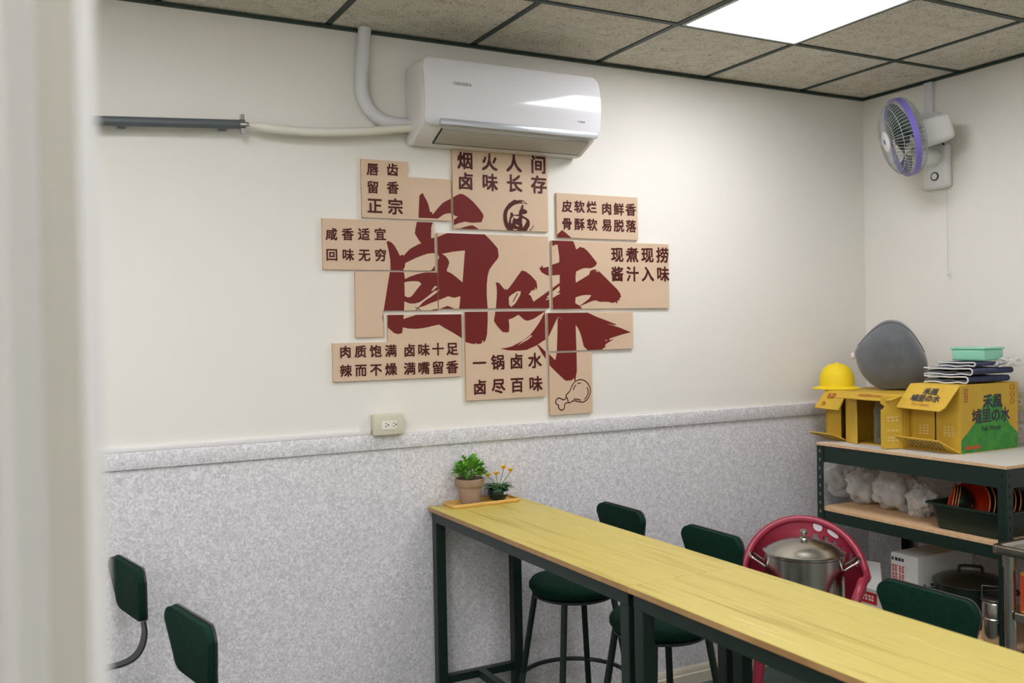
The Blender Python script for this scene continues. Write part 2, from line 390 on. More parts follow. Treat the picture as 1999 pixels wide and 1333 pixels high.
CALL.append((0, Z(D, [(225,240),(320,140),(390,75),(440,110),(540,200),(570,250),(600,320),(620,390),(655,370),(690,345),(720,365),(740,358),(800,410),(860,480),(915,550),(960,610),(950,635),(930,660),(890,685),(850,695),(770,690),(720,700),(620,750),(610,850),(615,930),(700,880),(830,800),(850,740),(890,720),(930,715),(1000,750),(1120,870),(1240,990),(1300,1050),(1340,1110),(1350,1170),(1320,1180),(1330,1225),(1295,1210),(1290,1275),(1260,1240),(1210,1260),(1150,1240),(1080,1238),(1000,1240),(960,1220),(920,1215),(850,1240),(690,1310)])
   + Z(E_, [(1020,150),(1050,185),(1130,245),(1300,325),(1500,400),(1610,445),(1590,455),(1450,435),(1650,490),(1845,570),(1700,605),(1500,670),(1490,700),(1570,680),(1520,710),(1440,760),(1420,790),(1440,800),(1370,850),(1250,860),(1140,860),(1080,800),(1055,700),(1030,600),(990,510),(945,440),(800,385),(655,320),(640,250)])
   + Z(D, [(350,1330),(355,1080),(355,800),(240,810),(170,820),(110,790),(60,760),(20,690),(50,680),(75,640),(80,690),(170,670),(230,640),(345,600),(350,520),(340,450),(320,310),(280,312),(240,340)])))
CALL.append((1, Z(D, [(610,1170),(700,1140),(780,1130),(865,1132),(830,1190),(760,1245),(680,1305),(605,1265)])))
CALL.append((1, Z(D, [(935,733),(985,750),(975,762),(940,748)])))
CALL.append((1, Z(E_, [(1430,690),(1460,705),(1450,715),(1425,700)])))
S_ = 14.81
CALL.append((2, Z(G_, [(815,200),(760,170),(690,155),(560,165),(530,145),(490,150),(430,190),(320,270),(220,430),(190,520),(180,600),(190,760),(230,900),(310,1035),(330,1100),(680,1185),(860,1040),(940,900),(945,800),(920,730),(880,690),(740,610),(715,565),(850,545),(875,490),(830,440),(755,410),(760,300),(730,285),(700,350),(690,400),(640,470),(630,580),(560,578),(470,580),(440,515),(390,520),(390,620),(360,700),(345,800),(320,840),(290,720),(282,600),(300,500),(330,440),(430,340),(500,290),(560,270),(680,245),(745,265),(720,220),(690,200),(760,190)], S_)))
for h in ([(400,710),(480,605),(640,630),(600,690),(520,700),(480,650),(440,760),(425,850),(400,800)], [(720,680),(800,710),(850,760),(790,880),(740,960),(735,880),(720,830)], [(530,850),(640,910),(600,925),(540,890)], [(450,990),(600,1000),(560,1030),(480,1025)]):
    CALL.append((3, Z(G_, h, S_)))
CALL.append((2, Z(G_, [(740,215),(830,230),(895,285),(860,270),(800,245)], S_))); CALL.append((2, Z(G_, [(1050,850),(1040,950),(960,1045),(920,1045),(1010,960)], S_)))
CALL.append((2, Z(G_, [(480,1150),(560,1160),(660,1165),(820,1155),(700,1190),(580,1182)], S_)))
CALLW = [(l, [(wp(*p).x, wp(*p).z) for p in poly]) for l, poly in CALL]

def clip_poly(mb, poly, rect, y):
    """tessellate an (x, z) outline, cut it to rect = (x0, x1, z0, z1) and add it at depth y"""
    t = bmesh.new(); vs = [t.verts.new((x, y, z)) for x, z in poly]
    for tri in tessellate_polygon([[Vector((x, z, 0)) for x, z in poly]]):
        try: t.faces.new([vs[i] for i in tri])
        except ValueError: pass
    x0, x1, z0, z1 = rect
    for co, no in (((x0, 0, 0), (-1, 0, 0)), ((x1, 0, 0), (1, 0, 0)), ((0, 0, z0), (0, 0, -1)), ((0, 0, z1), (0, 0, 1))):
        if t.faces: bmesh.ops.bisect_plane(t, geom=t.verts[:]+t.edges[:]+t.faces[:], plane_co=co, plane_no=no, clear_outer=True)
    n = 0
    mp = {}
    for f in t.faces:
        if f.calc_area() < 1e-9: continue
        for v in f.verts:
            if v not in mp: mp[v] = mb.bm.verts.new(v.co)
        if f.normal.y > 0: mb._f([mp[v] for v in f.verts][::-1])
        else: mb._f([mp[v] for v in f.verts])
        n += 1
    t.free()
    return n

def px_rect(u0, v0, u1, v1):
    """pixel box on the wall -> (x0, x1, z0, z1)"""
    um, vm = (u0+u1)/2, (v0+v1)/2
    return (wp(u0, vm).x, wp(u1, vm).x, wp(um, v1).z, wp(um, v0).z)

def sign(label, rects, outline, lines):
    """rects: pixel boxes that make up the board; outline: indices into their corners (x, z); lines of lettering"""
    R = [px_rect(*r) for r in rects]
    poly = outline(R)
    xs = [p[0] for p in poly]; zs = [p[1] for p in poly]
    t = thing('sign_board', label, 'sign', ((min(xs)+max(xs))/2, 0, min(zs)), group='cream sign panels of the wall lettering')
    M = frame((0, 0, 0), (1, 0, 0), (0, 0, 1), (0, -1, 0))
    mb = MB().prism(poly, .0, -YB, M)
    bm = mb.bm; bmesh.ops.recalc_face_normals(bm, faces=bm.faces[:])
    for f in bm.faces: f.material_index = 0 if abs(f.normal.y) > .5 else 1
    mb.build('panel', [SIGN, SIGNE], t, smooth=False)
    # brush writing, cut to this board
    cut = [MB(), [], MB(), []]; cnt = [0]*4
    for l, po in CALLW:
        if l in (1, 3): cut[l].append(MB())
        m = cut[l][-1] if l in (1, 3) else cut[l]
        for r in R: cnt[l] += clip_poly(m, po, r, YB-.0006*(1+l)-.00003*CALLW.index((l, po)))
    if cnt[0]:
        c = cut[0].build('brush_character', RED, t, smooth=False, recalc=False)
        for m in cut[1]:
            if m.bm.faces: m.build('stroke_gap', SIGN, c, smooth=False, recalc=False)
    if cnt[2]:
        c = cut[2].build('brush_mark', INK, t, smooth=False, recalc=False)
        for m in cut[3]:
            if m.bm.faces: m.build('stroke_gap', SIGN, c, smooth=False, recalc=False)
    for txt, (ua, va), (ub, vb), wpx in lines:
        lt = MB()
        for i, ch in enumerate(txt):
            if ch == ' ': continue
            f = i/(len(txt)-1); u, v = ua+(ub-ua)*f, va+(vb-va)*f
            p = wp(u, v); em = abs(wp(u+wpx/2, v).x-wp(u-wpx/2, v).x)/.92
            glyphs(lt, ch, frame((p.x, YB-.0012, p.z), (1, 0, 0), (0, 0, 1), (0, -1, 0)), em, bold=.03)
        lt.build('lettering', INK, t, smooth=False, recalc=False)
    return t
def rect1(R): x0, x1, z0, z1 = R[0]; return [(x0, z0), (x1, z0), (x1, z1), (x0, z1)]
def ltop(R):    # tall left box + lower box to its right, same bottom
    a, b = R; return [(a[0], a[2]), (b[1], a[2]), (b[1], b[3]), (a[1], b[3]), (a[1], a[3]), (a[0], a[3])]
def lleft(R):   # wide box on top, narrower one hanging at its left
    a, b = R; return [(b[0], b[2]), (b[1], b[2]), (b[1], a[2]), (a[1], a[2]), (a[1], a[3]), (a[0], a[3])]
def lbot(R):    # wide box at the bottom, narrower one standing on its right half
    a, b = R; return [(a[0], a[2]), (a[1], a[2]), (a[1], b[3]), (b[0], b[3]), (b[0], a[3]), (a[0], a[3])]
sign('cream L-shaped sign panel left of the air conditioner, lettered 唇齿留香正宗', [(706, 313, 797, 426), (797, 348, 880, 426)], ltop,
     [('唇齿', (727.3, 330.5), (766, 331.5), 22), ('留香', (727.7, 365.6), (766.7, 366.6), 22), ('正宗', (731.6, 401.7), (771.8, 403.6), 28)])
sign('cream sign panel under the air conditioner, lettered 烟火人间 above a round brush logo', [(884, 289, 1069, 449)], rect1,
     [('烟火人间', (907.8, 313.9), (1050.7, 321.7), 29), ('卤味长存', (908.7, 353.9), (1051.7, 360.7), 29)])
sign('cream sign panel at upper right of the group, lettered 皮软烂肉鲜香', [(1087, 381, 1245, 466)], rect1,
     [('皮软烂', (1106.7, 402.7), (1155, 404.6), 19), ('肉鲜香', (1184.3, 407.5), (1231, 409.5), 19), ('骨酥软', (1106.7, 436.8), (1155.7, 438.7), 19), ('易脱落', (1184.7, 439.7), (1231.6, 441.7), 19)])
sign('cream sign panel reaching furthest left, lettered 咸香适宜 over 回味无穷', [(630, 430, 848, 527)], rect1,
     [('咸香适宜', (646.9, 457.3), (742, 457.3), 22), ('回味无穷', (647.7, 497.3), (742.9, 498.2), 22)])
sign('cream square sign panel at the group centre, brush strokes but no small lettering', [(855, 458, 1071, 602)], rect1, [])
sign('cream sign panel reaching furthest right, lettered 现煮现捞 over 酱汁入味', [(1078, 473, 1306, 602)], rect1,
     [('现煮现捞', (1204.8, 497.3), (1293, 498.3), 23), ('酱汁入味', (1204.9, 535.1), (1294, 535), 23)])
sign('cream L-shaped sign panel at left with a blank strip hanging down, no small lettering', [(694, 531, 854, 606), (694, 606, 748, 658)], lleft, [])
sign('cream stepped sign panel at lower left, lettered 肉质饱满 卤味十足', [(650, 667, 901, 740), (757, 614, 901, 667)], lbot,
     [('肉质饱满', (674.2, 687), (762.9, 684.9), 22), ('卤味十足', (799.2, 683.9), (882.6, 680.7), 22), ('辣而不燥', (675, 723.8), (763.3, 720.6), 22), ('满嘴留香', (799.6, 719.6), (882.6, 716.4), 22)])
sign('cream sign panel at the bottom centre, lettered 一锅卤水 over 卤尽百味', [(909, 608, 1065, 778)], rect1,
     [('一锅卤水', (935.8, 708.8), (1044, 703.7), 25), ('卤尽百味', (936.5, 756), (1045.6, 749), 25)])
sign('cream sign panel at lower right, filled with the spreading brush strokes, no small lettering', [(1070, 610, 1236, 683)], rect1, [])
dr = sign('cream upright sign panel lowest in the group, with an outlined chicken drumstick', [(1073, 688, 1156, 808)], rect1, [])
ln = MB()
def pen(pts, w=.0042, s=9.52):
    P = [wp(*p) for p in Z(F_, pts, s)]
    for i, (a, b) in enumerate(zip(P, P[1:])):
        a = Vector((a.x, YB-.001, a.z)); b = Vector((b.x, YB-.001, b.z)); d = (b-a).normalized(); n = Vector((-d.z, 0, d.x))*w/2
        a = a-d*w*.3; b = b+d*w*.3
        ln.face([a-n, b-n, b+n, a+n])
def smooth(pts, k=4):
    out = []
    for i in range(len(pts)-1):
        p0, p1, p2, p3 = pts[max(i-1, 0)], pts[i], pts[i+1], pts[min(i+2, len(pts)-1)]
        for j in range(k):
            t = j/k
            out.append(tuple(.5*(2*p1[a]+(p2[a]-p0[a])*t+(2*p0[a]-5*p1[a]+4*p2[a]-p3[a])*t*t+(3*p1[a]-p0[a]-3*p2[a]+p3[a])*t**3) for a in range(len(p1))))
    out.append(tuple(pts[-1])); return out
pen(smooth([(430,905),(432,860),(490,800),(530,710),(590,620),(690,580),(790,610),(860,700),(880,800),(840,920),(760,990),(690,995),(570,970),(500,1005),(470,1000),(455,940),(430,905)]))
pen(smooth([(425,925),(375,955),(300,920),(245,955),(238,1020),(290,1060),(285,1100),(340,1145),(395,1110),(405,1035),(465,1000)]))
for q in ([(565,770),(580,720),(610,680)], [(640,650),(700,640)], [(815,720),(838,800),(820,880),(770,940)], [(570,940),(640,945),(700,962)]): pen(smooth(q), .004)
ln.build('drumstick_outline', INK, dr, smooth=False)

# ================================================================ AIR CONDITIONER
ac = thing('air_conditioner', 'white wall-mounted split air conditioner above the sign panels', 'air conditioner', (-2.157, 0, 2.385))
XA, XB = -2.548, -1.768
prof = [(0, 2.392), (-.03, 2.384), (-.06, 2.386), (-.165, 2.432), (-.186, 2.452), (-.186, 2.655), (-.17, 2.682), (-.14, 2.69), (0, 2.69)]
prof = [(max(y, -.178), z) for y, z in prof]
MB().prism(prof, 0, XB-XA, frame((XA, 0, 0), (0, 1, 0), (0, 0, 1), (1, 0, 0))).bevel(.012, 3, 45).build('body', ACS, ac)
def rsheet(pf, x0, x1, rad, thick, nx=1):
    """sheet following the profile pf (y, z) across x0..x1, with rounded corners"""
    L = [0]
    for a, b in zip(pf, pf[1:]): L.append(L[-1]+math.dist(a, b))
    m = MB(); rings = []
    for (y, z), l in zip(pf, L):
        d = min(l, L[-1]-l); ins = rad-math.sqrt(max(0, rad*rad-(rad-d)**2)) if d < rad else 0
        rings.append([(x0+ins+(x1-x0-2*ins)*i/8, y, z) for i in range(9)])
    m.loft(rings, closed=False); return m.solid(thick)
fp = [(-.186, 2.692), (-.191, 2.681), (-.197, 2.66), (-.203, 2.63), (-.207, 2.60), (-.209, 2.565), (-.209, 2.53), (-.207, 2.50), (-.203, 2.475), (-.197, 2.457), (-.19, 2.444), (-.182, 2.437)]
rsheet(smooth(fp, 6), XA-.002, XB+.002, .038, .01).build('front_panel', ACW, ac, ang=50)
MB().box((XA+.06, -.2095, 2.437), (XB-.014, -.186, 2.461)).bevel(.003).build('trim_strip', SILV, ac)
lv = frame((0, -.168, 2.4315), (1, 0, 0), (0, .916, -.401), (0, -.401, -.916))
MB().box((XA+.085, .003, .001), (XB-.03, .094, .006), lv).bevel(.004).build('louver', LOUV, ac)
gp = MB(); gp.box((XA+.082, .094, .0), (XB-.03, .099, .004), lv); gp.box((XA+.08, .0, .0), (XA+.0845, .099, .004), lv); gp.build('louver_gap', BLK, ac, smooth=False)
tx = MB(); glyphs(tx, 'YAMADA', frame((-2.395, -.2105, 2.597), (1, 0, 0), (0, 0, 1), (0, -1, -.03)), .017, .02, spacing=1.15)
bars(tx, frame((-1.86, -.2091, 2.499), (1, 0, 0), (0, 0, 1), (0, -1, 0)), .04, 1, .005, .002, 4)
tx.build('lettering', GREYTXT, ac, smooth=False, recalc=False)
MB().box((-1.96, -.084, 2.3935), (-1.92, -.069, 2.3965)).build('sensor_window', BLK, ac)
# pipe runs
q = [at(*p, 'y', -.03) for p in ((712, 56), (709, 100), (706, 150), (708, 185), (720, 212), (742, 232), (770, 241), (802, 244))]
q[0].z = H-.003
tag(MB().tube(smooth([tuple(p) for p in q], 5), .0255, 14).build('refrigerant_pipe', PIPEW), 'white wrapped pipe curving from the ceiling down to the air conditioner', 'pipe')
q = [at(*p, 'y', -.062) for p in ((484, 243.5), (500, 246), (540, 252), (600, 257), (660, 258), (720, 256), (770, 252), (806, 250))]
tag(MB().tube(smooth([tuple(p) for p in q], 5), [.006]*3+[.011]*3+[.0165]*30, 12).build('drain_hose', PIPEC), 'cream drain hose running left from the air conditioner', 'hose')
cp = thing('grey_conduit', 'dark grey plastic pipe along the wall left of the drain hose', 'pipe', (-3.5, -.06, 2.4))
a, b = at(190, 235.5, 'y', -.062), at(474, 243, 'y', -.062); a0 = a+(a-b)*.8
MB().tube([a0, a, b], .0165, 14).build('pipe', PIPEG, cp)
d = (b-a).normalized()
cl = MB(); cl.tube([b-d*.012, b+d*.006], .0195, 14); cl.tube([b+d*.004, b+d*.02], .009, 10)
cl.box((b.x-.008, b.y-.012, b.z-.034), (b.x+.004, b.y+.012, b.z+.034)); cl.build('pipe_clamp', CHROME, cp)
for i, px in enumerate((240, 440)):
    p = at(px, 237+i*5, 'y', -.062); MB().box((p.x-.012, p.y+.012, p.z-.012), (p.x+.012, 0, p.z+.012)).build('wall_bracket', PIPEG, cp)

# outlets and raceway
OUT = mat('outlet_cream', (206, 202, 180), .4); OUTW = mat('outlet_white', (228, 226, 214), .4)
def outlet(label, M, w, h, dp):
    """M: x along the wall, y up, z out of the wall, origin at the lower left corner"""
    t = thing('power_outlet', label, 'outlet', M.translation)
    MB().box((0, 0, 0), (w, h, dp), M).bevel(.006, 3).build('cover_plate', OUT, t)
    f = MB(); f.box((w*.25, h*.3, dp), (w*.75, h*.7, dp+.0015), M); f.build('receptacle', OUTW, t, smooth=False)
    s = MB()
    for cx in (.36, .62):
        s.box((w*cx, h*.42, dp+.001), (w*cx+.008, h*.42+.0022, dp+.002), M); s.box((w*cx, h*.55, dp+.001), (w*cx+.008, h*.55+.0022, dp+.002), M)
        s.tube([M @ Vector((w*cx+.013, h*.5, dp+.001)), M @ Vector((w*cx+.013, h*.5, dp+.0022))], .0028, 10)
    s.build('slots', BLK, t, smooth=False)
a = at(727, 846, 'y', -.02)
outlet('cream double power outlet on the cap rail below the sign panels', frame((a.x, 0, 1.258), (1, 0, 0), (0, 0, 1), (0, -1, 0)), .122, .082, .042)
a = at(1976, 812, 'x', 0)
outlet('cream power outlet on the right wall behind the yellow cartons', frame((0, a.y, 1.258), (0, -1, 0), (0, 0, 1), (-1, 0, 0)), .122, .078, .03)
a, b = at(60, 885, 'y', 0), at(722, 846, 'y', 0)
tag(MB().box((-5.2, -.013, 1.2625), (b.x, 0, 1.2785)).bevel(.002).build('cable_raceway', mat('raceway_plastic', (226, 224, 222), .4)), 'thin white cable raceway running left from the outlet along the cap rail', 'raceway')

# ================================================================ WALL FAN
fan = thing('wall_fan', 'white wall fan with a purple ring on the right wall', 'fan', (0, -.46, 2.29))
FW_ = mat('fan_white', (222, 222, 218), .35); FGR = mat('fan_guard_grey', (176, 178, 176), .4); PURP = mat('fan_purple_ring', (126, 112, 196), .4)
BLADE = mat_film('fan_blade', (60, 82, 78), .3, .2); DARK = mat('fan_dark_grey', (52, 60, 60), .5)
MB().box((-.045, -.528, 2.288), (0, -.388, 2.495)).bevel(.018, 3).build('wall_plate', FW_, fan)
kn = MB(); kn.lathe([(.021, 0), (.021, .004), (.015, .004), (.015, .0)], M=along((-.045, -.462, 2.345), (-1, 0, 0)), n=28); kn.build('dial_ring', DARK, fan)
MB().lathe([(.0148, 0), (.0148, .005), (.0, .005)], M=along((-.045, -.462, 2.345), (-1, 0, 0)), n=24).build('dial', FW_, fan)
MB().tube(smooth([(-.02, -.455, 2.43), (-.09, -.455, 2.435), (-.14, -.452, 2.44), (-.17, -.45, 2.47)], 4), [.042]*3+[.04]*3+[.034]*3+[.026]*4, 18).build('neck', FW_, fan)
nn = Vector((-.80, .52, -.24)).normalized()
hc = at(1762, 268, 'x', -.29)               # centre of the guard ring
MF = along(hc, nn)
side = MF.to_3x3() @ Vector((1, 0, 0))
zx = Vector((0, 0, 1)); ax_ = zx.cross(nn).normalized(); MH = frame(hc, ax_, nn.cross(ax_), nn)
MB().box((-.064, -.07, -.21), (.064, .048, -.06), MH).bevel(.022, 4).build('motor_housing', FW_, fan, ang=50)
rr = .176
MB().lathe([(rr, -.012), (rr+.005, -.012), (rr+.005, .014), (rr, .014), (rr, -.012)], M=MF, n=64, cap=False).build('guard_ring', PURP, fan)
fg = MB(); N = 60
for k in range(N):
    c, s = math.cos(2*PI*k/N), math.sin(2*PI*k/N)
    fg.tube([MF @ Vector((c*r, s*r, z)) for r, z in ((.045, .078), (.09, .075), (.13, .063), (.16, .042), (rr+.001, .008))], .0011, 4, cap=False)
for r, z in ((.1, .073), (.15, .05)): fg.tube([MF @ Vector((math.cos(2*PI*k/48)*r, math.sin(2*PI*k/48)*r, z)) for k in range(48)], .0012, 4, closed=True)
fg.build('front_guard', FGR, fan)
bg = MB()
for k in range(N):
    c, s = math.cos(2*PI*(k+.5)/N), math.sin(2*PI*(k+.5)/N)
    bg.tube([MF @ Vector((c*r, s*r, z)) for r, z in ((.07, -.06), (.12, -.058), (.16, -.046), (.178, -.028), (rr+.001, -.006))], .0013, 4, cap=False)
for r, z in ((.16, -.046),): bg.tube([MF @ Vector((math.cos(2*PI*k/48)*r, math.sin(2*PI*k/48)*r, z)) for k in range(48)], .0016, 4, closed=True)
bg.build('rear_guard', FGR, fan)
MB().lathe([(.0, .083), (.03, .083), (.046, .079), (.048, .074), (.0, .072)], M=MF, n=32).build('hub_badge', FW_, fan)
MB().lathe([(.0, .0845), (.012, .0845), (.012, .083), (.0, .083)], M=MF, n=20).build('badge_mark', PURP, fan)
bl = MB()
for k in range(3):
    a0 = 2*PI*k/3+.5
    bl.grid(lambda u, v: MF @ Vector((math.cos(a0+(v-.5)*(.9+.9*u))*(.03+.135*u), math.sin(a0+(v-.5)*(.9+.9*u))*(.03+.135*u), .012+(v-.5)*.05*(1-.3*u))), 8, 8)
bl.solid(.0016); bl.build('blades', BLADE, fan)
MB().lathe([(.0, .035), (.028, .033), (.034, .02), (.034, -.02), (.0, -.02)], M=MF, n=24).build('blade_hub', DARK, fan)
pc = at(1848, 366, 'x', -.03)
cordo = MB().tube([(-.03, pc.y, 2.29), (-.03, pc.y, 1.89)], .0012, 6); cordo.build('pull_cord', mat('cord_white', (196, 192, 180), .6), fan)
MB().lathe([(.0, 0), (.006, .004), (.005, .016), (.0015, .02)], c=(-.03, pc.y, 1.872), n=12).build('pull_knob', FW_, fan)
MB().tube(smooth([(-.13, -.50, 2.53), (-.09, -.525, 2.50), (-.04, -.51, 2.488)], 4), .004, 8).build('power_cord', BLK, fan)
jb = thing('surface_conduit', 'white cable conduit and junction box above the wall fan', 'conduit', (-.02, -.41, 2.6))
a = at(1808, 162, 'x', 0).y; a2 = at(1824, 162, 'x', 0).y
MB().box((-.02, a2, 2.64), (0, a, H-.014)).bevel(.003).build('conduit', PIPEW, jb)
MB().box((-.035, at(1836, 215, 'x', 0).y, 2.585), (0, at(1796, 215, 'x', 0).y, 2.655)).bevel(.005).build('junction_box', PIPEW, jb)

# ================================================================ BAR TABLES
TX0, TX1, TZ = -2.4935, -2.0912, .963
def bar_table(y1, y0, label):
    t = thing('bar_table', label, 'table', ((TX0+TX1)/2, (y0+y1)/2, 0), group='yellow bar tables standing end to end')
    mb = MB().box((TX0, y0, TZ-.018), (TX1, y1, TZ)).bevel(.0012, 1)
    for f in mb.bm.faces: f.material_index = 0 if f.normal.z > .5 else 1
    mb.build('tabletop', [TOPW, EDGE], t, smooth=False)
    i = .012; L = .04; zt = TZ-.018
    a = MB()
    a.box((TX0+i, y0+i, zt-L), (TX0+i+.03, y1-i, zt)); a.box((TX1-i-.03, y0+i, zt-L), (TX1-i, y1-i, zt))
    a.box((TX0+i+.03, y0+i, zt-L), (TX1-i-.03, y0+i+.03, zt)); a.box((TX0+i+.03, y1-i-.03, zt-L), (TX1-i-.03, y1-i, zt))
    a.build('apron', STEEL_G, t, smooth=False)
    for x in (TX0+i, TX1-i-L):
        for y in (y0+i, y1-i-L):
            MB().box((x, y, .004), (x+L, y+L, zt-L-.0003)).bevel(.002, 1).build('leg', STEEL_G, t, smooth=False)
    s = MB()
    for y in (y0+i+.005, y1-i-.035): s.box((TX0+i+L, y, .262), (TX1-i-L, y+.03, .292))
    s.box(((TX0+TX1)/2-.015, y0+i+.035, .262), ((TX0+TX1)/2+.015, y1-i-.035, .292))
    s.build('footrest', STEEL_G, t, smooth=False)
    p = MB()
    for x in (TX0+i, TX1-i-L):
        for y in (y0+i, y1-i-L): p.box((x+.004, y+.004, 0), (x+L-.004, y+L-.004, .006))
    p.build('foot_pads', BLK, t, smooth=False)
    return t
bar_table(-.02, -1.3864, 'yellow wood-look bar table with its end against the patterned wall')
bar_table(-1.3879, -2.7544, 'yellow wood-look bar table nearer the camera, running out of the picture')

# ================================================================ BAR STOOLS
def make_stool(label, loc, rz, off=.25, r=.178):
    """off: how far the backrest stands behind the seat centre"""
    t = thing('bar_stool', label, 'stool', loc, rz, 'dark green bar stools with low backrests')
    MB().lathe([(.0, .612), (r-.04, .612), (r-.012, .62), (r, .637), (r, .652), (r-.01, .666), (r-.04, .674), (.0, .678)], n=48).build('seat', FAB, t, ang=60, local=True)
    MB().lathe([(.0, .602), (r-.02, .602), (r-.014, .607), (r-.014, .613), (.0, .613)], n=40).build('seat_rim', SHELL, t, local=True)
    for sx in (-1, 1):
        for sy in (-1, 1):
            MB().tube([(sx*.112, sy*.112, .606), (sx*.185, sy*.185, .006)], .0125, 12).build('leg', STEEL_G, t, local=True)
    MB().tube([(.215*math.cos(2*PI*k/48), .215*math.sin(2*PI*k/48), .27) for k in range(48)], .009, 8, closed=True).build('foot_ring', STEEL_G, t, local=True)
    MB().tube(smooth([(.03, 0, .598), (off-.11, 0, .598), (off-.03, 0, .602), (off+.012, 0, .628), (off+.03, 0, .68), (off+.024, 0, .74), (off+.01, 0, .82)], 5), 0, flat=(.042, .007, (0, 1, 0))).build('back_bracket', SHELL, t, smooth=False, local=True)
    def outline(w0, w1, z0, z1, r, n=5):
        pts = []
        for cx, cz, a0 in ((w1/2-r, z1-r, 0), (-w1/2+r, z1-r, 90), (-w0/2+r, z0+r, 180), (w0/2-r, z0+r, 270)):
            for k in range(n+1): a = math.radians(a0+90*k/n); pts.append((cx+r*math.cos(a), cz+r*math.sin(a)))
        return pts
    def slab(w0, w1, z0, z1, r, d0, d1, puff):
        m = MB(); o = outline(w0, w1, z0, z1, r)
        def pt(y, z, d): return (off-.06*(z-.74)-.55*y*y+d, y, z)
        cz = (z0+z1)/2; rings = []
        for s, d in ((0, d0-puff), (.5, d0-puff*.8), (.85, d0-puff*.3), (1, d0), (1, d1), (.85, d1), (.4, d1), (0, d1)):
            rings.append([pt(y*s, cz+(z-cz)*s, d) for y, z in o])
        m.loft(rings, cap=False); bmesh.ops.remove_doubles(m.bm, verts=m.bm.verts[:], dist=1e-5); return m
    slab(.25, .315, .752, .925, .04, -.012, .006, .012).build('backrest', FAB, t, ang=55, local=True)
    slab(.256, .321, .749, .928, .042, .0065, .014, .0).build('back_shell', SHELL, t, ang=55, local=True)
    return t
st = make_stool('dark green bar stool beyond the table, nearest the patterned wall', (-1.985, -.285, 0), 0)
copy_tree(st, 'dark green bar stool beyond the table, second from the wall, beside the steel pot', (-1.975, -.84, 0), 0)
copy_tree(st, 'dark green bar stool beyond the table, in front of the steel cart', (-1.975, -1.735, 0), 0)
s2 = make_stool('dark green bar stool by the left wall, further back, partly behind the door frame', (-3.955, -.25, 0), math.radians(11), .36)
copy_tree(s2, 'dark green bar stool at lower left, nearer the camera', (-3.875, -.965, 0), math.radians(11))

# ================================================================ TRAY AND PLANTS
BAMB = mat('bamboo_tray', (206, 160, 78), .45, rgb2=(218, 176, 94), scale=30, stretch=(1, 8, 1))
tr = thing('wooden_tray', 'small bamboo tray holding two plants at the wall end of the bar table', 'tray', (-2.26, -.065, TZ))
ta = math.radians(0)
def rrect(w, h, r, n=5):
    pts = []
    for cx, cy, a0 in ((w/2-r, h/2-r, 0), (-w/2+r, h/2-r, 90), (-w/2+r, -h/2+r, 180), (w/2-r, -h/2+r, 270)):
        for k in range(n+1): a = math.radians(a0+90*k/n); pts.append((cx+r*math.cos(a), cy+r*math.sin(a)))
    return pts
TC = Vector((-2.285, -.083, TZ)); TW, TH = .30, .112
MB().prism(rrect(TW-.012, TH-.012, .014), .001, .006, Matrix.Translation(TC)).build('tray_base', BAMB, tr, smooth=False)
o, i_ = rrect(TW, TH, .02), rrect(TW-.016, TH-.016, .013)
MB().loft([[TC+Vector((x, y, z)) for x, y in p] for p, z in ((i_, .0), (o, .0), (o, .015), (i_, .015), (i_, .0))], cap=False).bevel(.002, 1).build('tray_rim', BAMB, tr, ang=60)
def lathe_obj(prof, c, name, m, parent=None, n=40): return MB().lathe(prof, c=c, n=n).build(name, m, parent, ang=35)
LEAF = mat('bright_green_leaf', (132, 192, 66), .5, rgb2=(84, 150, 50), scale=18)
LEAFD = mat('dark_green_leaf', (52, 104, 46), .45, rgb2=(34, 80, 40), scale=20)
STEM = mat('plant_stem', (96, 110, 52), .6)
def leaf(mb, base, d, up, L, W, bend=.25):
    d = Vector(d).normalized(); s = d.cross(Vector(up)).normalized(); n = s.cross(d)
    mid = []; 
    for t, wv in ((0, .12), (.3, .85), (.62, 1), (.88, .55), (1, .05)):
        c = Vector(base)+d*L*t-n*bend*L*t*t
        mid.append((c-s*W/2*wv+n*W*.12, c, c+s*W/2*wv+n*W*.12))
    V = [[mb.bm.verts.new(p) for p in r] for r in mid]
    for a, b in zip(V, V[1:]):
        mb._f((a[0], a[1], b[1], b[0])); mb._f((a[1], a[2], b[2], b[1]))
pc1 = Vector((-2.338, -.083, TZ+.0065))
p1 = thing('potted_plant', 'bushy bright green artificial plant in a taupe flowerpot on the tray', 'potted plant', pc1)
lathe_obj([(.0, 0), (.037, 0), (.038, .003), (.05, .068), (.05, .07), (.056, .07), (.058, .073), (.0595, .098), (.058, .1), (.053, .1), (.051, .085), (.0, .085)], pc1, 'flowerpot', mat('taupe_pot', (150, 126, 106), .7, rgb2=(158, 134, 114), scale=40), p1)
lathe_obj([(.0, .086), (.051, .086), (.0, .0905)], pc1, 'soil', mat('soil', (40, 36, 26), .9), p1)
fo = MB()
for k in range(300):
    a = random.uniform(0, 2*PI); e = math.acos(random.uniform(-.05, 1)); r = random.uniform(.55, 1.0)
    dv = Vector((math.sin(e)*math.cos(a), math.sin(e)*math.sin(a), math.cos(e)))
    b = pc1+Vector((0, 0, .112))+Vector((dv.x*.062, dv.y*.06, dv.z*.074))*r
    dd = (dv+Vector((random.uniform(-.7, .7), random.uniform(-.7, .7), random.uniform(-.2, .7)))).normalized()
    leaf(fo, b, dd, (random.uniform(-.3, .3), random.uniform(-.3, .3), 1), random.uniform(.016, .024), random.uniform(.012, .017))
fo.build('foliage', LEAF, p1)
sm = MB()
for k in range(14):
    a = 2*PI*k/14; sm.tube([pc1+Vector((.012*math.cos(a), .012*math.sin(a), .085)), pc1+Vector((.045*math.cos(a), .045*math.sin(a), .15))], .0014, 5)
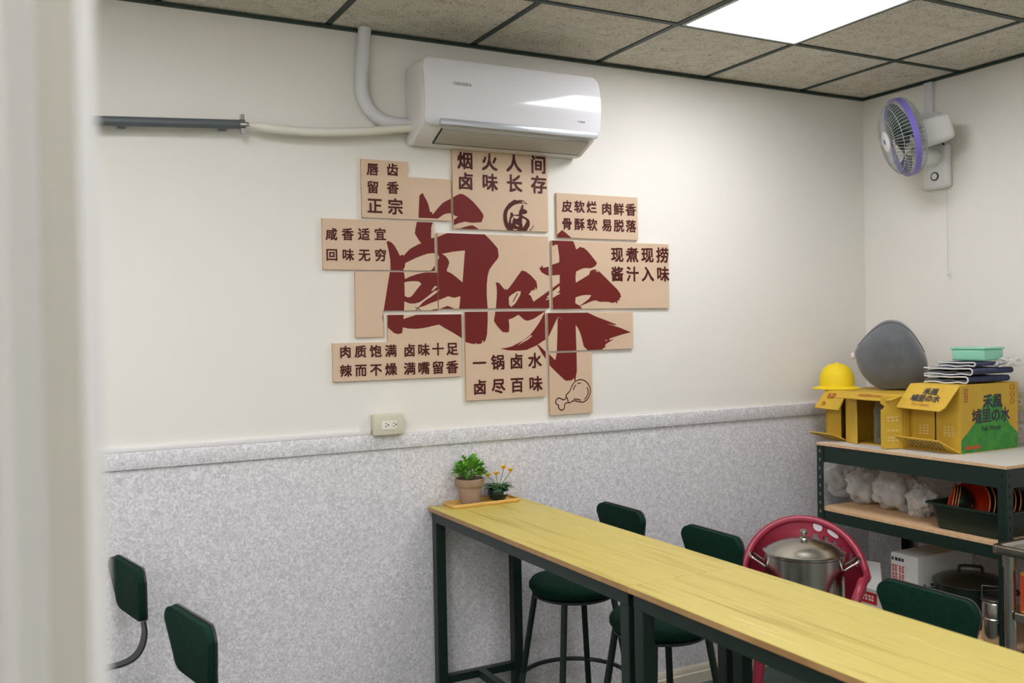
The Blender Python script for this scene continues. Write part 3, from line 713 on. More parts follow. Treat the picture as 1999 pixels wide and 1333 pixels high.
sm.build('stems', STEM, p1)
pc2 = Vector((-2.208, -.075, TZ+.0065))
p2 = thing('potted_flower', 'small yellow-flowered plant in a round black pot on the tray', 'potted plant', pc2)
lathe_obj([(.0, 0), (.024, 0), (.031, .004), (.04, .018), (.043, .032), (.041, .046), (.036, .052), (.033, .052), (.037, .042), (.0, .042)], pc2, 'flowerpot', mat('black_glazed_pot', (14, 40, 34), .25), p2)
ll = MB()
for k in range(16):
    a = 2*PI*k/16+random.uniform(-.2, .2); up = random.uniform(.1, .8)
    leaf(ll, pc2+Vector((.012*math.cos(a), .012*math.sin(a), .048)), (math.cos(a), math.sin(a), up), (0, 0, 1), random.uniform(.04, .058), .026, .45)
ll.build('leaves', LEAFD, p2)
YEL = mat('yellow_petal', (244, 204, 40), .5, rgb2=(242, 180, 36), scale=40)
for dx, dz, dy in ((-.043, .083, .0), (-.012, .088, -.01), (.03, .108, .005), (.057, .096, -.005)):
    tip = pc2+Vector((dx, dy, dz+.012))
    s_ = MB().tube(smooth([tuple(pc2+Vector((dx*.1, 0, .045))), tuple(pc2+Vector((dx*.55, dy*.5, .08))), tuple(tip)], 4), .0013, 5).build('flower_stalk', STEM, p2)
    fb = MB()
    for k in range(7):
        a = 2*PI*k/7; leaf(fb, tip, (math.cos(a)*.5, math.sin(a)*.5, 1), (math.cos(a), math.sin(a), -.2), .02, .012, -.2)
    fb.blob(tip+Vector((0, 0, .006)), (.006, .006, .008), 1); fb.build('blossom', YEL, s_)
MB().grid(lambda u, v: pc2+Vector((.0436*math.cos(-.95-.55+u*.8), .0436*math.sin(-.95-.55+u*.8), .026+v*.012)), 6, 1).solid(.0008).build('pot_label', mat('label_white', (190, 196, 214), .5), p2)

# ================================================================ STORAGE RACK (right wall)
RX0, RX1, RY0, RY1 = -.63, -.03, -1.21, -.26
rk = thing('storage_rack', 'dark green slotted-angle storage rack in the corner with three shelves', 'rack', ((RX0+RX1)/2, (RY0+RY1)/2, 0))
def post(x, y, sx, sy):
    m = MB(); L = .038; t = .003
    m.prism([(0, 0), (sx*L, 0), (sx*L, sy*t), (sx*t, sy*t), (sx*t, sy*L), (0, sy*L)], 0, 1.103, Matrix.Translation((x, y, 0)))
    p = m.build('post', RACKG, rk, smooth=False)
    s = MB()
    for k in range(26):
        z = .06+k*.04
        s.box((x-sx*.0006, y+sy*.014, z), (x-sx*.0001, y+sy*.022, z+.014)); s.box((x+sx*.014, y-sy*.0006, z), (x+sx*.022, y-sy*.0001, z+.014))
    s.build('slots', mat('slot_pale', (120, 132, 122), .6) if sx > 0 and sy < 0 else mat('slot_dark', (4, 18, 12), .8), p, smooth=False)  # slots pale grey on the front left post, near black elsewhere
post(RX0, RY1, 1, -1); post(RX0, RY0, 1, 1); post(RX1, RY1, -1, -1); post(RX1, RY0, -1, 1)
for z in (1.105, .805, .40):
    zb = .075 if z > 1 else .05
    b = MB()
    b.box((RX0+.003, RY0+.003, z-.012-zb), (RX0+.008, RY1-.003, z-.012)); b.box((RX1-.008, RY0+.003, z-.012-zb), (RX1-.003, RY1-.003, z-.012))
    b.box((RX0+.008, RY0+.003, z-.012-zb), (RX1-.008, RY0+.008, z-.012)); b.box((RX0+.008, RY1-.008, z-.012-zb), (RX1-.008, RY1-.003, z-.012))
    b.build('beam', RACKG, rk, smooth=False)
    s = MB().box((RX0-.001 if z > 1 else RX0+.004, RY0-.001 if z > 1 else RY0+.004, z-.012), (RX1, RY1 if z > 1 else RY1-.004, z))
    bmesh.ops.recalc_face_normals(s.bm, faces=s.bm.faces[:])
    for f in s.bm.faces: f.material_index = 1 if (f.normal.z > .5 and z > 1) else 0
    s.build('shelf', [SHELFW, SHELFT], rk, smooth=False)
ZT = 1.105

# ---- cartons of bottled water on the rack
def panel(mb, o, u, v, t=.004):
    """cardboard panel: corner o, edge vectors u and v, thickness t along their normal"""
    o, u, v = Vector(o), Vector(u), Vector(v); n = u.cross(v).normalized()*t
    P = [o, o+u, o+u+v, o+v]; a = [mb.bm.verts.new(p) for p in P]; b = [mb.bm.verts.new(p+n) for p in P]
    mb._f(a[::-1]); mb._f(b)
    for k in range(4): mb._f((a[k], a[(k+1) % 4], b[(k+1) % 4], b[k]))
    return mb
def poly_panel(mb, o, u, v, pts, t=.004):
    """outline pts in units of u, v"""
    o, u, v = Vector(o), Vector(u), Vector(v); n = u.cross(v).normalized()*t
    a = [mb.bm.verts.new(o+u*x+v*y) for x, y in pts]; b = [mb.bm.verts.new(o+u*x+v*y+n) for x, y in pts]; k = len(pts)
    mb._f(a[::-1]); mb._f(b)
    for i in range(k): mb._f((a[i], a[(i+1) % k], b[(i+1) % k], b[i]))
    return mb
def carton(label, xf, xb, ya, yb, z0, z1):
    """carton lying on its side, open towards -x; ya > yb"""
    t = thing('water_carton', label, 'carton', ((xf+xb)/2, (ya+yb)/2, z0), group='yellow bottled-water cartons on the rack')
    m = MB(); e = .004
    m.box((xf, yb, z0), (xb, ya, z0+e)); m.box((xf, yb, z1-e), (xb, ya, z1)); m.box((xf, ya-e, z0+e), (xb, ya, z1-e)); m.box((xf, yb, z0+e), (xb, yb+e, z1-e))
    m.box((xb-e, yb+e, z0+e), (xb, ya-e, z1-e))
    m.build('carton_body', CARD, t, smooth=False)
    return t
# right carton with the green mountain print
cx, cb, ca, cy = -.477, -.10, -.66, -.903
c3 = carton('largest yellow and green water carton at the right end, printed flap hanging open', cx, cb, ca, cy, ZT, ZT+.285)
zt = ZT+.285; wy = ca-cy
u = Vector((0, -wy, 0)); v = Vector((-.085, .012, -.105))
f = MB(); poly_panel(f, (cx, ca, zt), u, v, [(0, 0), (1, 0), (.97, .85), (.9, 1), (.03, .96), (0, .9)]); fl = f.build('top_flap', CARD, c3, smooth=False)
nf = u.cross(v).normalized(); nf = nf if nf.x < 0 else -nf
tx = MB(); vd = v.normalized()
def ontop(a, b): return Vector((cx, ca, zt))+u*a+v*b+nf*.0052
glyphs(tx, '禾風', frame(ontop(.53, .3), (0, -1, 0), -vd, nf), .036, .03); glyphs(tx, '埔里の水', frame(ontop(.5, .56), (0, -1, 0), -vd, nf), .036, .03)
tx.build('lettering', BLUEK, fl, smooth=False, recalc=False)
tx = MB(); glyphs(tx, 'Puli Water', frame(ontop(.47, .79), (0, -1, 0), -vd, nf), .02, 0); tx.build('small_lettering', CARDP, fl, smooth=False, recalc=False)
for k in (0, 1):
    f = MB(); y1 = ca-.005-k*(wy/2-.001)
    panel(f, (cx+.006, y1, ZT+.006), (0, -(wy/2-.009), 0), (0, 0, .275)); i2 = f.build('inner_flap', CARD, c3, smooth=False)
    tx = MB(); bars(tx, frame((cx+.0012, y1-wy*.26, ZT+.09), (0, -1, 0), (0, 0, 1), (-1, 0, 0)), .055, 4, .008, .004, 3, k+3)
    tx.build('lettering', PALEP, i2, smooth=False, recalc=False)
f = MB(); v2 = Vector((-.075, .0, .055)); poly_panel(f, (cx, ca, ZT+.006), u, v2, [(.0, 0), (1, 0), (.8, .95), (-.1, 1)]); fl = f.build('bottom_flap', CARD, c3, smooth=False)
n2 = u.cross(v2).normalized(); n2 = n2 if n2.z > 0 else -n2
tx = MB(); d2 = v2.normalized()
bars(tx, frame(Vector((cx, ca, ZT+.006))+u*.44+v2*.52-n2*.0052, (0, -1, 0), d2, -n2), wy*.74, 4, .008, .008, 9)
tx.build('lettering', BLUEK, fl, smooth=False, recalc=False)
# printed side, facing -y
def side(a, b, d=.0008): return Vector((cx+(cb-cx)*a, cy-d, ZT+.285*b))
gmb = MB()
gmb.face([side(a, b) for a, b in ((.01, .01), (.99, .01), (.99, .24), (.86, .36), (.72, .62), (.62, .79), (.5, .84), (.4, .7), (.28, .48), (.12, .3), (.01, .2))])
gmb.build('mountain_print', GREENP, c3, smooth=False)
tx = MB(); Ms = lambda a, b: frame(side(a, b, .0016), (1, 0, 0), (0, 0, 1), (0, -1, 0))
glyphs(tx, '禾風', Ms(.55, .74), .064, .03); glyphs(tx, '埔里の水', Ms(.52, .53), .062, .03); glyphs(tx, 'Puli Water', Ms(.52, .35), .03, .01)
tx.build('side_lettering', BLUEK, c3, smooth=False, recalc=False)
tx = MB(); bars(tx, Ms(.1, .85), .026, 6, .006, .004, 2); tx.build('side_lettering', CARDP, c3, smooth=False, recalc=False)
MB().box(side(.07, .11, .0016), side(.33, .055, .0012)).build('side_label', CARDP, c3, smooth=False)
for b in (.93, .82, .72):
    tx = MB()
    ang = [2*PI*k/24 for k in range(24)]
    tx.tube([side(.9, b, .0014)+Vector((.012*math.cos(q), 0, .012*math.sin(q))) for q in ang], .0011, 4, closed=True)
    tx.build('side_mark', CARDP, c3, smooth=False)
# middle carton, flaps spread, with one bottle left inside
bx, bb, ba, by, bz = -.515, -.14, -.335, -.655, ZT+.235
c2 = carton('yellow water carton in the middle of the row, wide open with a bottle inside', bx, bb, ba, by, ZT, bz)
f = MB(); poly_panel(f, (bx, ba, bz), (0, -(ba-by), 0), (-.085, 0, -.022), [(0, 0), (1, 0), (.97, .9), (.8, 1.0), (.6, 1.02), (.25, .96), (.03, 1)]); fl = f.build('top_flap', CARD, c2, smooth=False)
tx = MB(); glyphs(tx, '埔里の水', frame((bx-.045+(-.25*.0055), (ba+by)/2-.02, bz-.0116+.0055), (0, -1, 0), (.968, 0, .25), (-.25, 0, .968)), .034, .02); tx.build('lettering', CARDP, fl, smooth=False, recalc=False)
f = MB(); panel(f, (bx, ba, ZT+.003), (-.035, -.095, 0), (0, 0, .225)); fl = f.build('side_flap', CARD, c2, smooth=False)
f = MB(); vv = Vector((-.097, .033, 0)); NH = 10
pts = [(0, 0), (1, 0), (1, .74)]+[(1-.16*math.sin(PI*k/NH), .74+.12*k/NH) for k in range(1, NH)]+[(1, .86), (1, 1), (0, 1)]
poly_panel(f, (bx, by+.006, ZT+.003), vv, (0, 0, .228), pts); fl = f.build('side_flap', CARD, c2, smooth=False)
tx = MB(); nn2 = Vector((vv.y, -vv.x, 0)).normalized(); nn2 = nn2 if nn2.y < 0 else nn2
for b, s_ in ((.58, 2), (.36, 1), (.2, 2)):
    for sg in (1,):
        o_ = Vector((bx, by+.006, ZT))+vv*.45+Vector((0, 0, .228*b))
        nrm = vv.cross(Vector((0, 0, 1))).normalized()
        nrm = nrm if nrm.y > 0 else -nrm
        bars(tx, frame(o_-nrm*.0015, -vv.normalized(), (0, 0, 1), -nrm), .06, s_, .009, .004, 3, s_)
tx.build('lettering', PALEP, fl, smooth=False, recalc=False)
bo = thing('water_bottle', 'clear ribbed plastic water bottle standing inside the middle carton', 'bottle', (bx+.05, -.487, ZT+.0045))
bpz = [(.0, 0), (.026, 0), (.031, .006)]+[x for k in range(7) for x in ((.031, .012+k*.018), (.0285, .021+k*.018))]+[(.031, .14), (.03, .155), (.022, .18), (.013, .195), (.013, .203)]
MB().lathe(bpz, c=(bx+.05, -.487, ZT+.0045), n=24, cap=False).build('bottle_body', PET, bo, ang=60)
MB().lathe([(.0, .219), (.015, .219), (.0155, .203), (.0, .203)], c=(bx+.05, -.487, ZT+.0045), n=20).build('bottle_cap', mat('cap_green', (30, 90, 60), .4), bo)
# left carton
ax, ab, aa, ay, az = -.50, -.13, -.195, -.330, ZT+.235
c1 = carton('yellow water carton at the left end of the row, nearest the corner', ax, ab, aa, ay, ZT, az)
f = MB(); va = Vector((-.06, 0, -.085)); poly_panel(f, (ax, aa, az), (0, ay-aa, 0), va, [(0, 0), (1, 0), (1, 1), (-.12, .96)]); fl = f.build('top_flap', CARD, c1, smooth=False)
na = Vector((-.085, 0, .06)).normalized()
tx = MB(); bars(tx, frame(Vector((ax, aa+(ay-aa)*.45, az))+va*.3+na*.0055, (0, -1, 0), -va.normalized(), na), .05, 2, .01, .005, 2)
glyphs(tx, '水', frame(Vector((ax, aa+(ay-aa)*.25, az))+va*.72+na*.0055, (0, -1, 0), -va.normalized(), na), .026, .03)
tx.build('lettering', CARDP, fl, smooth=False, recalc=False)
f = MB(); panel(f, (ax+.006, aa-.006, ZT+.006), (0, -.085, 0), (0, 0, .222)); f.build('inner_flap', CARD, c1, smooth=False)
f = MB(); vb = Vector((-.085, .015, .035)); poly_panel(f, (ax, aa, ZT+.006), (0, ay-aa, 0), vb, [(0, 0), (1, 0), (1, 1), (-.1, 1)]); f.build('bottom_flap', CARD, c1, smooth=False)

# ---- things lying on the cartons
PLUSH = mat('grey_plush', (104, 107, 108), .95, spec=.1, rgb2=(94, 97, 99), scale=18, bump=.35, bscale=900)
PLUSH.node_tree.nodes['Principled BSDF'].inputs['Sheen Weight'].default_value = .5
cu = thing('plush_cushion', 'dark grey plush cushion with a pointed end on top of the cartons in the corner', 'cushion', (-.30, -.40, bz))
vd_ = Vector((.755, .656, 0))               # away from the camera
sd = Vector((vd_.y, -vd_.x, 0))             # to the right as the camera sees it
c0 = at(1738, 700, 'x', -.30); c0.z = 0
m = MB()
sec = [(-.178, .118, .008, .012), (-.16, .128, .03, .04), (-.13, .138, .055, .065), (-.09, .144, .088, .085), (-.04, .149, .116, .1), (.01, .146, .128, .108), (.06, .133, .128, .106), (.105, .112, .112, .1), (.14, .088, .088, .085), (.165, .07, .06, .06), (.18, .06, .02, .03)]
ZC = bz+.055
m.loft([[c0+sd*s*.88+vd_*(d*math.cos(2*PI*k/28))+Vector((0, 0, ZC+zc+(r if k <= 14 else max(r, (zc+.054)*(1 if s >= -.02 else math.sqrt(max(0, 1-((s+.02)/.155)**2))))) *math.sin(2*PI*k/28))) for k in range(28)] for s, zc, r, d in smooth(sec, 3)])
m.build('cushion_body', PLUSH, cu, ang=80)
sm_ = smooth([(s, zc, r, d) for s, zc, r, d in sec], 3)
MB().tube([c0+sd*s*.88-vd_*d*.45+Vector((0, 0, ZC+zc+r*.895)) for s, zc, r, d in sm_[3:-3]], .0028, 6).build('seam', mat('plush_seam', (84, 87, 88), .95), cu)
MB().blob(c0+sd*(-.163)+Vector((0, 0, ZC+.106)), (.012, .012, .017), 2, .1).build('pale_tip', mat('pale_plush', (216, 200, 194), .9), cu)
YC = mat('yellow_cap_cloth', (236, 206, 20), .7, bump=.2, bscale=400)
yc = at(1634, 768, 'x', -.40); yc.z = az
cap = thing('yellow_cap', 'yellow cloth cap lying on the left carton', 'cap', yc)
m = MB(); m.lathe([(.08, .012), (.082, .035), (.078, .066), (.064, .098), (.038, .118), (.0, .124)], c=yc, n=32, cap=False); m.solid(.003); m.build('crown', YC, cap, ang=60)
MB().grid(lambda u, v: yc+Vector((math.cos(PI*.62+u*PI*1.1)*(.074+v*.042), math.sin(PI*.62+u*PI*1.1)*(.074+v*.042), .016-.012*v)), 20, 3).solid(.003).build('brim', YC, cap, ang=60)
MB().lathe([(.0, .130), (.006, .128), (.007, .123), (.0, .123)], c=yc, n=12).build('button', YC, cap)

# folded aprons with white piping
NAVY = mat('navy_apron_cloth', (62, 70, 98), .85, rgb2=(52, 58, 84), scale=50); PIPING = mat('pale_piping', (206, 206, 202), .7)
GREYC = mat('grey_apron_lining', (118, 122, 116), .85)
zs = ZT+.286
def folded(label, y0, y1, x0, x1, z, h):
    t = thing('folded_apron', label, 'apron', ((x0+x1)/2, (y0+y1)/2, z), group='folded aprons stacked on the right carton')
    r = h/2-.004
    # C-shaped fold seen from -x: two layers joined at the right end (-y)
    path = [(y0, h-.004)]+[(y0+(y1-y0-r)*k/6, h-.004-.004*math.sin(k*1.3)) for k in range(1, 7)]
    path += [(y1-r+(-0)+0, h-.004)] if False else []
    cyr = y1+r
    arc = [(cyr-r*math.sin(a), h/2+r*math.cos(a)) for a in [PI*k/10 for k in range(11)]]
    low = [(y1+r+(y0-y1-r)*k/6, .004+.003*math.sin(k*1.7)) for k in range(1, 7)]
    P = [(y0+(cyr-y0)*k/6, h-.004-.003*abs(math.sin(k*1.3))) for k in range(6)]+arc+[(yy, zz) for yy, zz in low]
    m = MB()
    m.loft([[(x, yy, z+zz) for yy, zz in P] for x in (x0+.004, (x0+x1)/2, x1)], closed=False); m.solid(.0045)
    m.build('cloth', NAVY, t, ang=70)
    MB().tube([(x0+.003, yy, z+zz) for yy, zz in P], .0034, 8).build('piping', PIPING, t)
    m = MB(); m.loft([[(x, yy, z+h/2+dz+.002*math.sin(yy*90+x*40)) for yy in [y0+.005+(cyr-y0-.004)*k/12 for k in range(13)]] for x, dz in ((x0+.012, -.001), ((x0+x1)/2, .001), (x1-.01, 0))], closed=False); m.solid(.006)
    m.build('lining', GREYC, t, ang=70)
folded('navy folded apron with white piping, lowest of the stack on the right carton', -.668, -.882, -.40, -.12, zs, .034)
folded('navy folded apron with white piping, middle of the stack on the right carton', -.655, -.892, -.385, -.11, zs+.0345, .034)
folded('small navy folded apron, topmost of the stack under the mint box', -.70, -.88, -.35, -.13, zs+.069, .024)
mb_ = thing('mint_box', 'translucent mint plastic box on top of the folded aprons', 'box', (-.22, -.79, zs+.0935))
m = MB().box((-.28, -.875, zs+.0935), (-.15, -.715, zs+.142)).bevel(.008, 3); m.build('box_body', FILMG, mb_)
MB().box((-.284, -.879, zs+.142), (-.146, -.711, zs+.152)).bevel(.004, 2).build('lid', FILMG, mb_)
tag(MB().blob((-.16, -.905, zs+.08), (.07, .035, .028), 4, .45, 4, 3, squash=-.012).build('plastic_wrapper', FILM, ang=80), 'crumpled clear plastic wrapper beside the mint box on the right carton', 'wrapper')

# ---- middle shelf: plastic bags, black tub with bowls
Z2 = .805
BAGB = mat('bag_white_bowl', (214, 208, 196), .5)
def bag(px, py, x, r, seed, label):
    c = at(px, py, 'x', x); c.z = Z2+r[2]*.92
    t = thing('plastic_bag', label, 'bag', (c.x, c.y, Z2), group='clear plastic bags on the middle shelf')
    m = MB().blob(c, r, 4, .42, 2.6, seed, squash=-r[2]*.9); m.build('bag_film', FILM, t, ang=75)
    k = MB(); top = c+Vector((0, 0, r[2]*.85))
    for i in range(7):
        a = 2*PI*i/7; k.tube([top+Vector((0, 0, -.01)), top+Vector((.02*math.cos(a), .02*math.sin(a), .018)), top+Vector((.038*math.cos(a), .038*math.sin(a), .022+.01*math.sin(seed+i)))], [.005, .008, .002], 6)
    k.build('bag_neck', FILM, t)
    b = MB()
    for i in range(3): b.lathe([(.02, 0), (.024, .002), (.043, .03), (.041, .03), (.023, .005), (.0, .004)], M=Matrix.Translation((c.x, c.y, Z2+.012+i*.011)), n=28, cap=False)
    b.build('bowls_inside', BAGB, t)
bag(1645, 960, -.33, (.075, .085, .10), 1, 'clear plastic bag of bowls at the left end of the middle shelf')
bag(1690, 965, -.38, (.08, .075, .085), 4, 'crumpled clear plastic bag, second from the left on the middle shelf')
bag(1745, 975, -.40, (.085, .09, .095), 8, 'tall clear plastic bag in the middle of the shelf, left of the tub')
bag(1800, 1000, -.42, (.06, .06, .07), 12, 'small clear plastic bag right beside the black tub')
TUB = mat('tub_black_plastic', (10, 36, 26), .4)
tx0, tx1, ty0, ty1 = -.60, -.16, -1.165, -.83; th = .108
tb = thing('plastic_tub', 'black rectangular plastic tub of bowls on the middle shelf', 'tub', ((tx0+tx1)/2, (ty0+ty1)/2, Z2))
def rr4(i, r=.03): return [(x+(tx0+tx1)/2, y+(ty0+ty1)/2) for x, y in rrect(tx1-tx0-2*i, ty1-ty0-2*i, r)]
MB().loft([[(x, y, Z2+z) for x, y in rr4(i)] for i, z in ((.025, .0), (.004, th-.006), (-.012, th-.006), (-.012, th), (.006, th), (.027, .005))], cap=True).build('tub_body', TUB, tb)
BR = mat('bowl_red_lacquer', (186, 52, 22), .3); BK = mat('bowl_black_lacquer', (16, 36, 28), .28); BE = mat('bowl_rim', (206, 110, 64), .35)
def bowl(c, d, R, label, red=True, group=None):
    t = thing('lacquer_bowl', label, 'bowl', c, group=group or 'lacquer bowls in the black tub')
    Mb = along(c, d); k = R/.1
    MB().lathe([(x*k, z*k) for x, z in ((.098, .0), (.085, -.03), (.058, -.058), (.0, -.068))][::-1], M=Mb, n=40, cap=False).build('bowl_inside', BR if red else BK, t, ang=60)
    MB().lathe([(x*k, z*k) for x, z in ((.1, .0), (.088, -.033), (.062, -.062), (.045, -.066), (.044, -.074), (.04, -.074), (.04, -.0695), (.0, -.0695))], M=Mb, n=40, cap=False).build('bowl_outside', BK, t, ang=60)
    MB().lathe([(.0975*k, -.001*k), (.0985*k, .002*k), (.1*k, .002*k), (.101*k, -.001*k), (.0995*k, -.003*k)], M=Mb, n=40, cap=False).build('rim', BE if red else BK, t)
    return t
d_ = Vector((-.93, .16, .33)).normalized(); b0 = Vector((-.505, -.955, Z2+.098))
b1 = bowl(b0, d_, .108, 'red-lined lacquer bowl at the front of the nested row in the tub, its inside showing')
for k in range(1, 13):
    n = ['second', 'third', 'fourth', 'fifth', 'sixth', 'seventh', 'eighth', 'ninth', 'tenth', 'eleventh', 'twelfth', 'thirteenth'][k-1]
    copy_tree(b1, f'red-rimmed lacquer bowl, {n} from the front in the nested row in the tub', b0+Vector((.0235*k, -.006*k, 0)))
b3 = bowl((-.50, -.872, Z2+.098), (-.62, .76, .2), .08, 'red-rimmed lacquer bowl on edge at the left end of the tub, outermost of three')
copy_tree(b3, 'red-rimmed lacquer bowl on edge at the left end of the tub, middle of three', (-.495, -.881, Z2+.098)); copy_tree(b3, 'red-rimmed lacquer bowl on edge at the left end of the tub, innermost of three', (-.49, -.890, Z2+.098))
b4 = bowl((-.30, -.98, Z2+.16), (-.3, .35, .9), .115, 'large black lacquer bowl lying over the others at the back of the tub', red=False)

# ---- under the rack
WC = mat('white_carton', (214, 214, 208), .7); WCR = mat('carton_red_label', (186, 36, 40), .6); WCW = mat('carton_white_text', (236, 226, 214), .6)
Z3 = .40
p = at(1660, 1140, 'x', -.57)
wc = thing('white_carton', 'white carton with red label, flaps open, below the rack', 'carton', (-.45, -.52, Z3))
wx, wxb, wa, wb, wz = -.60, -.22, -.43, -.60, .475
m = MB(); e = .004
m.box((wx, wb, Z3), (wxb, wa, Z3+e)); m.box((wx, wb, Z3+e), (wx+e, wa, wz)); m.box((wxb-e, wb, Z3+e), (wxb, wa, wz)); m.box((wx+e, wb, Z3+e), (wxb-e, wb+e, wz)); m.box((wx+e, wa-e, Z3+e), (wxb-e, wa, wz))
m.build('carton_body', WC, wc, smooth=False)
m = MB(); poly_panel(m, (wx+.004, wa, wz), (0, wb-wa, 0), (.06, 0, .11), [(0, 0), (1, 0), (.62, 1), (.12, .95)]); m.build('front_flap', WC, wc, smooth=False)
m = MB(); poly_panel(m, (wxb, wa, wz), (0, wb-wa, 0), (-.03, 0, .11), [(0, 0), (1, 0), (.95, 1), (.05, 1)]); m.build('back_flap', WC, wc, smooth=False)
lb = MB(); lb.box((wx-.0008, wb+.03, Z3+.012), (wx, wa-.005, wz-.012)); lo_ = lb.build('red_label', WCR, wc, smooth=False)
tx = MB(); bars(tx, frame((wx-.0012, (wa+wb)/2+.008, (Z3+wz)/2), (0, -1, 0), (0, 0, 1), (-1, 0, 0)), .1, 2, .01, .004, 6); tx.build('lettering', WCW, lo_, smooth=False, recalc=False)
w2 = thing('white_carton', 'white carton with small red square print, standing behind the open one below the rack', 'carton', (-.36, -.72, Z3))
q0 = MB().box((-.56, -.75, Z3), (-.20, -.612, .655)).bevel(.003, 1); q0.build('carton_body', WC, w2, smooth=False)
tx = MB(); Mw = lambda a, b: frame((-.5612, -.612-.138*a, Z3+.255*b), (0, -1, 0), (0, 0, 1), (-1, 0, 0))
[bars(tx, Mw(a, b), .03, 4, .0055, .0025, 2, i) for i, (a, b) in enumerate(((.17, .74), (.43, .74), (.17, .60), (.43, .60)))]; tx.build('red_print', WCR, w2, smooth=False, recalc=False)
tx = MB(); bars(tx, Mw(.3, .9), .07, 1, .014, .004, 4); tx.build('small_lettering', BLUEK, w2, smooth=False, recalc=False)
DP = mat('dark_pot_enamel', (34, 50, 42), .3, metal=.6)
dp = thing('cooking_pot', 'dark cooking pot with a low domed lid behind the stool backrest, below the rack', 'pot', (-.33, -.905, Z3))
pc_ = Vector((-.40, -.885, Z3))
MB().lathe([(.0, 0), (.135, 0), (.142, .006), (.142, .155), (.146, .158), (.146, .163), (.0, .163)], c=pc_, n=48).build('pot_body', DP, dp)
MB().lathe([(.148, .163), (.149, .168), (.12, .183), (.07, .194), (.0, .199)], c=pc_, n=48).build('lid', SSD, dp)
sd2 = Vector((.66, -.75, 0)).normalized()
MB().tube(smooth([tuple(pc_+sd2*s+Vector((0, 0, z))) for s, z in ((-.045, .194), (-.043, .222), (-.03, .228), (.03, .228), (.043, .222), (.045, .194))], 4), .0065, 8).build('lid_handle', BLK, dp)
for sg in (-1, 1):
    MB().tube(smooth([tuple(pc_+sd2*sg*s+Vector((.7*o, .66*o, .13))) for s, o in ((.14, -.035), (.175, -.03), (.175, .03), (.14, .035))], 4), .006, 8).build('side_handle', BLK, dp)
cn = thing('steel_canister', 'small stainless canister with a wire handle at the right end below the rack', 'canister', (-.52, -1.12, Z3))
cc = Vector((-.55, -1.105, Z3))
MB().lathe([(.0, 0), (.05, 0), (.053, .006), (.053, .085), (.056, .088), (.056, .094), (.053, .097), (.053, .15), (.048, .16), (.0, .162)], c=cc, n=40).build('canister_body', SS, cn)
MB().lathe([(.0, .172), (.05, .171), (.055, .167), (.055, .160), (.0, .160)], c=cc, n=40).build('lid', SSD, cn)
MB().tube([cc+sd2*s+Vector((0, 0, z)) for s, z in ((-.05, .165), (-.05, .215), (.05, .215), (.05, .165))], .0035, 8).build('wire_handle', SSD, cn)

# ================================================================ STEEL POT ON A PLASTIC CHAIR
PINK = mat('maroon_plastic', (158, 44, 66), .38, rgb2=(150, 40, 60), scale=3)
pcx, pcy = -1.075, -.615
ch = thing('plastic_armchair', 'small maroon plastic armchair with slotted round back, holding the steel pot', 'chair', (pcx, pcy, 0), math.radians(-44))
RB = .25; ZS = .425
def backpt(u, v):
    """u -1..1 around the back, v 0..1 up; chair faces local -y"""
    a = u*math.radians(115); t = abs(u)
    l = math.sin(min(abs(a), PI/2)); ztop = .60+.215*math.sqrt(max(0, 1-.97*l*l))
    k = min(1, max(0, (t-.38)/.3)); k = k*k*(3-2*k)
    zlow = (ZS+.02)*(1-k)+(ztop-.055)*k
    z = zlow+(ztop-zlow)*v
    R = RB*(.93+.07*(z-ZS)/.39)
    return Vector((R*math.sin(a), R*math.cos(a)*.92, z))
NU, NV = 46, 12
def slot(i, j): return 7 <= j <= 9 and i % 2 == 1 and 24 < i < 36
m = MB().grid(lambda u, v: backpt(2*u-1, v), NU, NV, skip=slot); m.solid(.006); m.build('back_shell', PINK, ch, ang=60, local=True)
MB().tube([backpt(2*k/60-1, 1)+Vector((0, 0, -.004)) for k in range(61)], .016, 10).build('rim', PINK, ch, local=True)
for sg in (-1, 1):
    P = [backpt(sg, 1)+Vector((0, 0, -.004))]; e_ = P[0]
    P += [e_+Vector((-.015*sg, -.05, -.02)), e_+Vector((-.035*sg, -.085, -.07)), e_+Vector((-.04*sg, -.09, -.15)), Vector((.20*sg, -.22, ZS-.03))]
    MB().tube(smooth([tuple(x) for x in P], 5), .02, 10).build('arm', PINK, ch, local=True)
MB().lathe([(.0, ZS-.03), (.22, ZS-.03), (.255, ZS-.02), (.26, ZS-.004), (.245, ZS), (.0, ZS)], n=48).build('seat', PINK, ch, local=True)
for sx in (-1, 1):
    for sy in (-1, 1): MB().tube([(sx*.17, sy*.17, ZS-.025), (sx*.215, sy*.215, 0)], [.024, .018], 12).build('leg', PINK, ch, local=True)
WST = mat('white_sticker', (226, 214, 222), .5)
for u0, v0, a, b, n in ((.13, .93, .045, .05, 'round_sticker'), (.27, .925, .06, .035, 'oval_sticker')):
    NB = 20; pts = []
    for k in range(NB):
        q = 2*PI*k/NB; P = backpt(u0+a*.9*math.cos(q), v0+b*1.1*math.sin(q)); pts.append(P-Vector((P.x, P.y, 0)).normalized()*.0085)
    MB().face(pts).build(n, WST, ch, local=True)
pot = thing('stock_pot', 'stainless steel stock pot with domed lid standing on the maroon chair', 'pot', (pcx, pcy, ZS))
pc_ = Vector((pcx, pcy, ZS+.001)); PR = .158; PH = .295
MB().lathe([(.0, 0), (PR-.008, 0), (PR, .008), (PR, PH-.01), (PR+.004, PH-.006), (PR+.004, PH), (.0, PH)], c=pc_, n=64).build('pot_body', SS, pot)
MB().lathe([(PR+.006, PH+.0005), (PR+.007, PH+.005), (PR-.006, PH+.009), (PR-.02, PH+.022), (PR-.06, PH+.04), (.05, PH+.052), (.0, PH+.055)], c=pc_, n=64).build('lid', SS, pot)
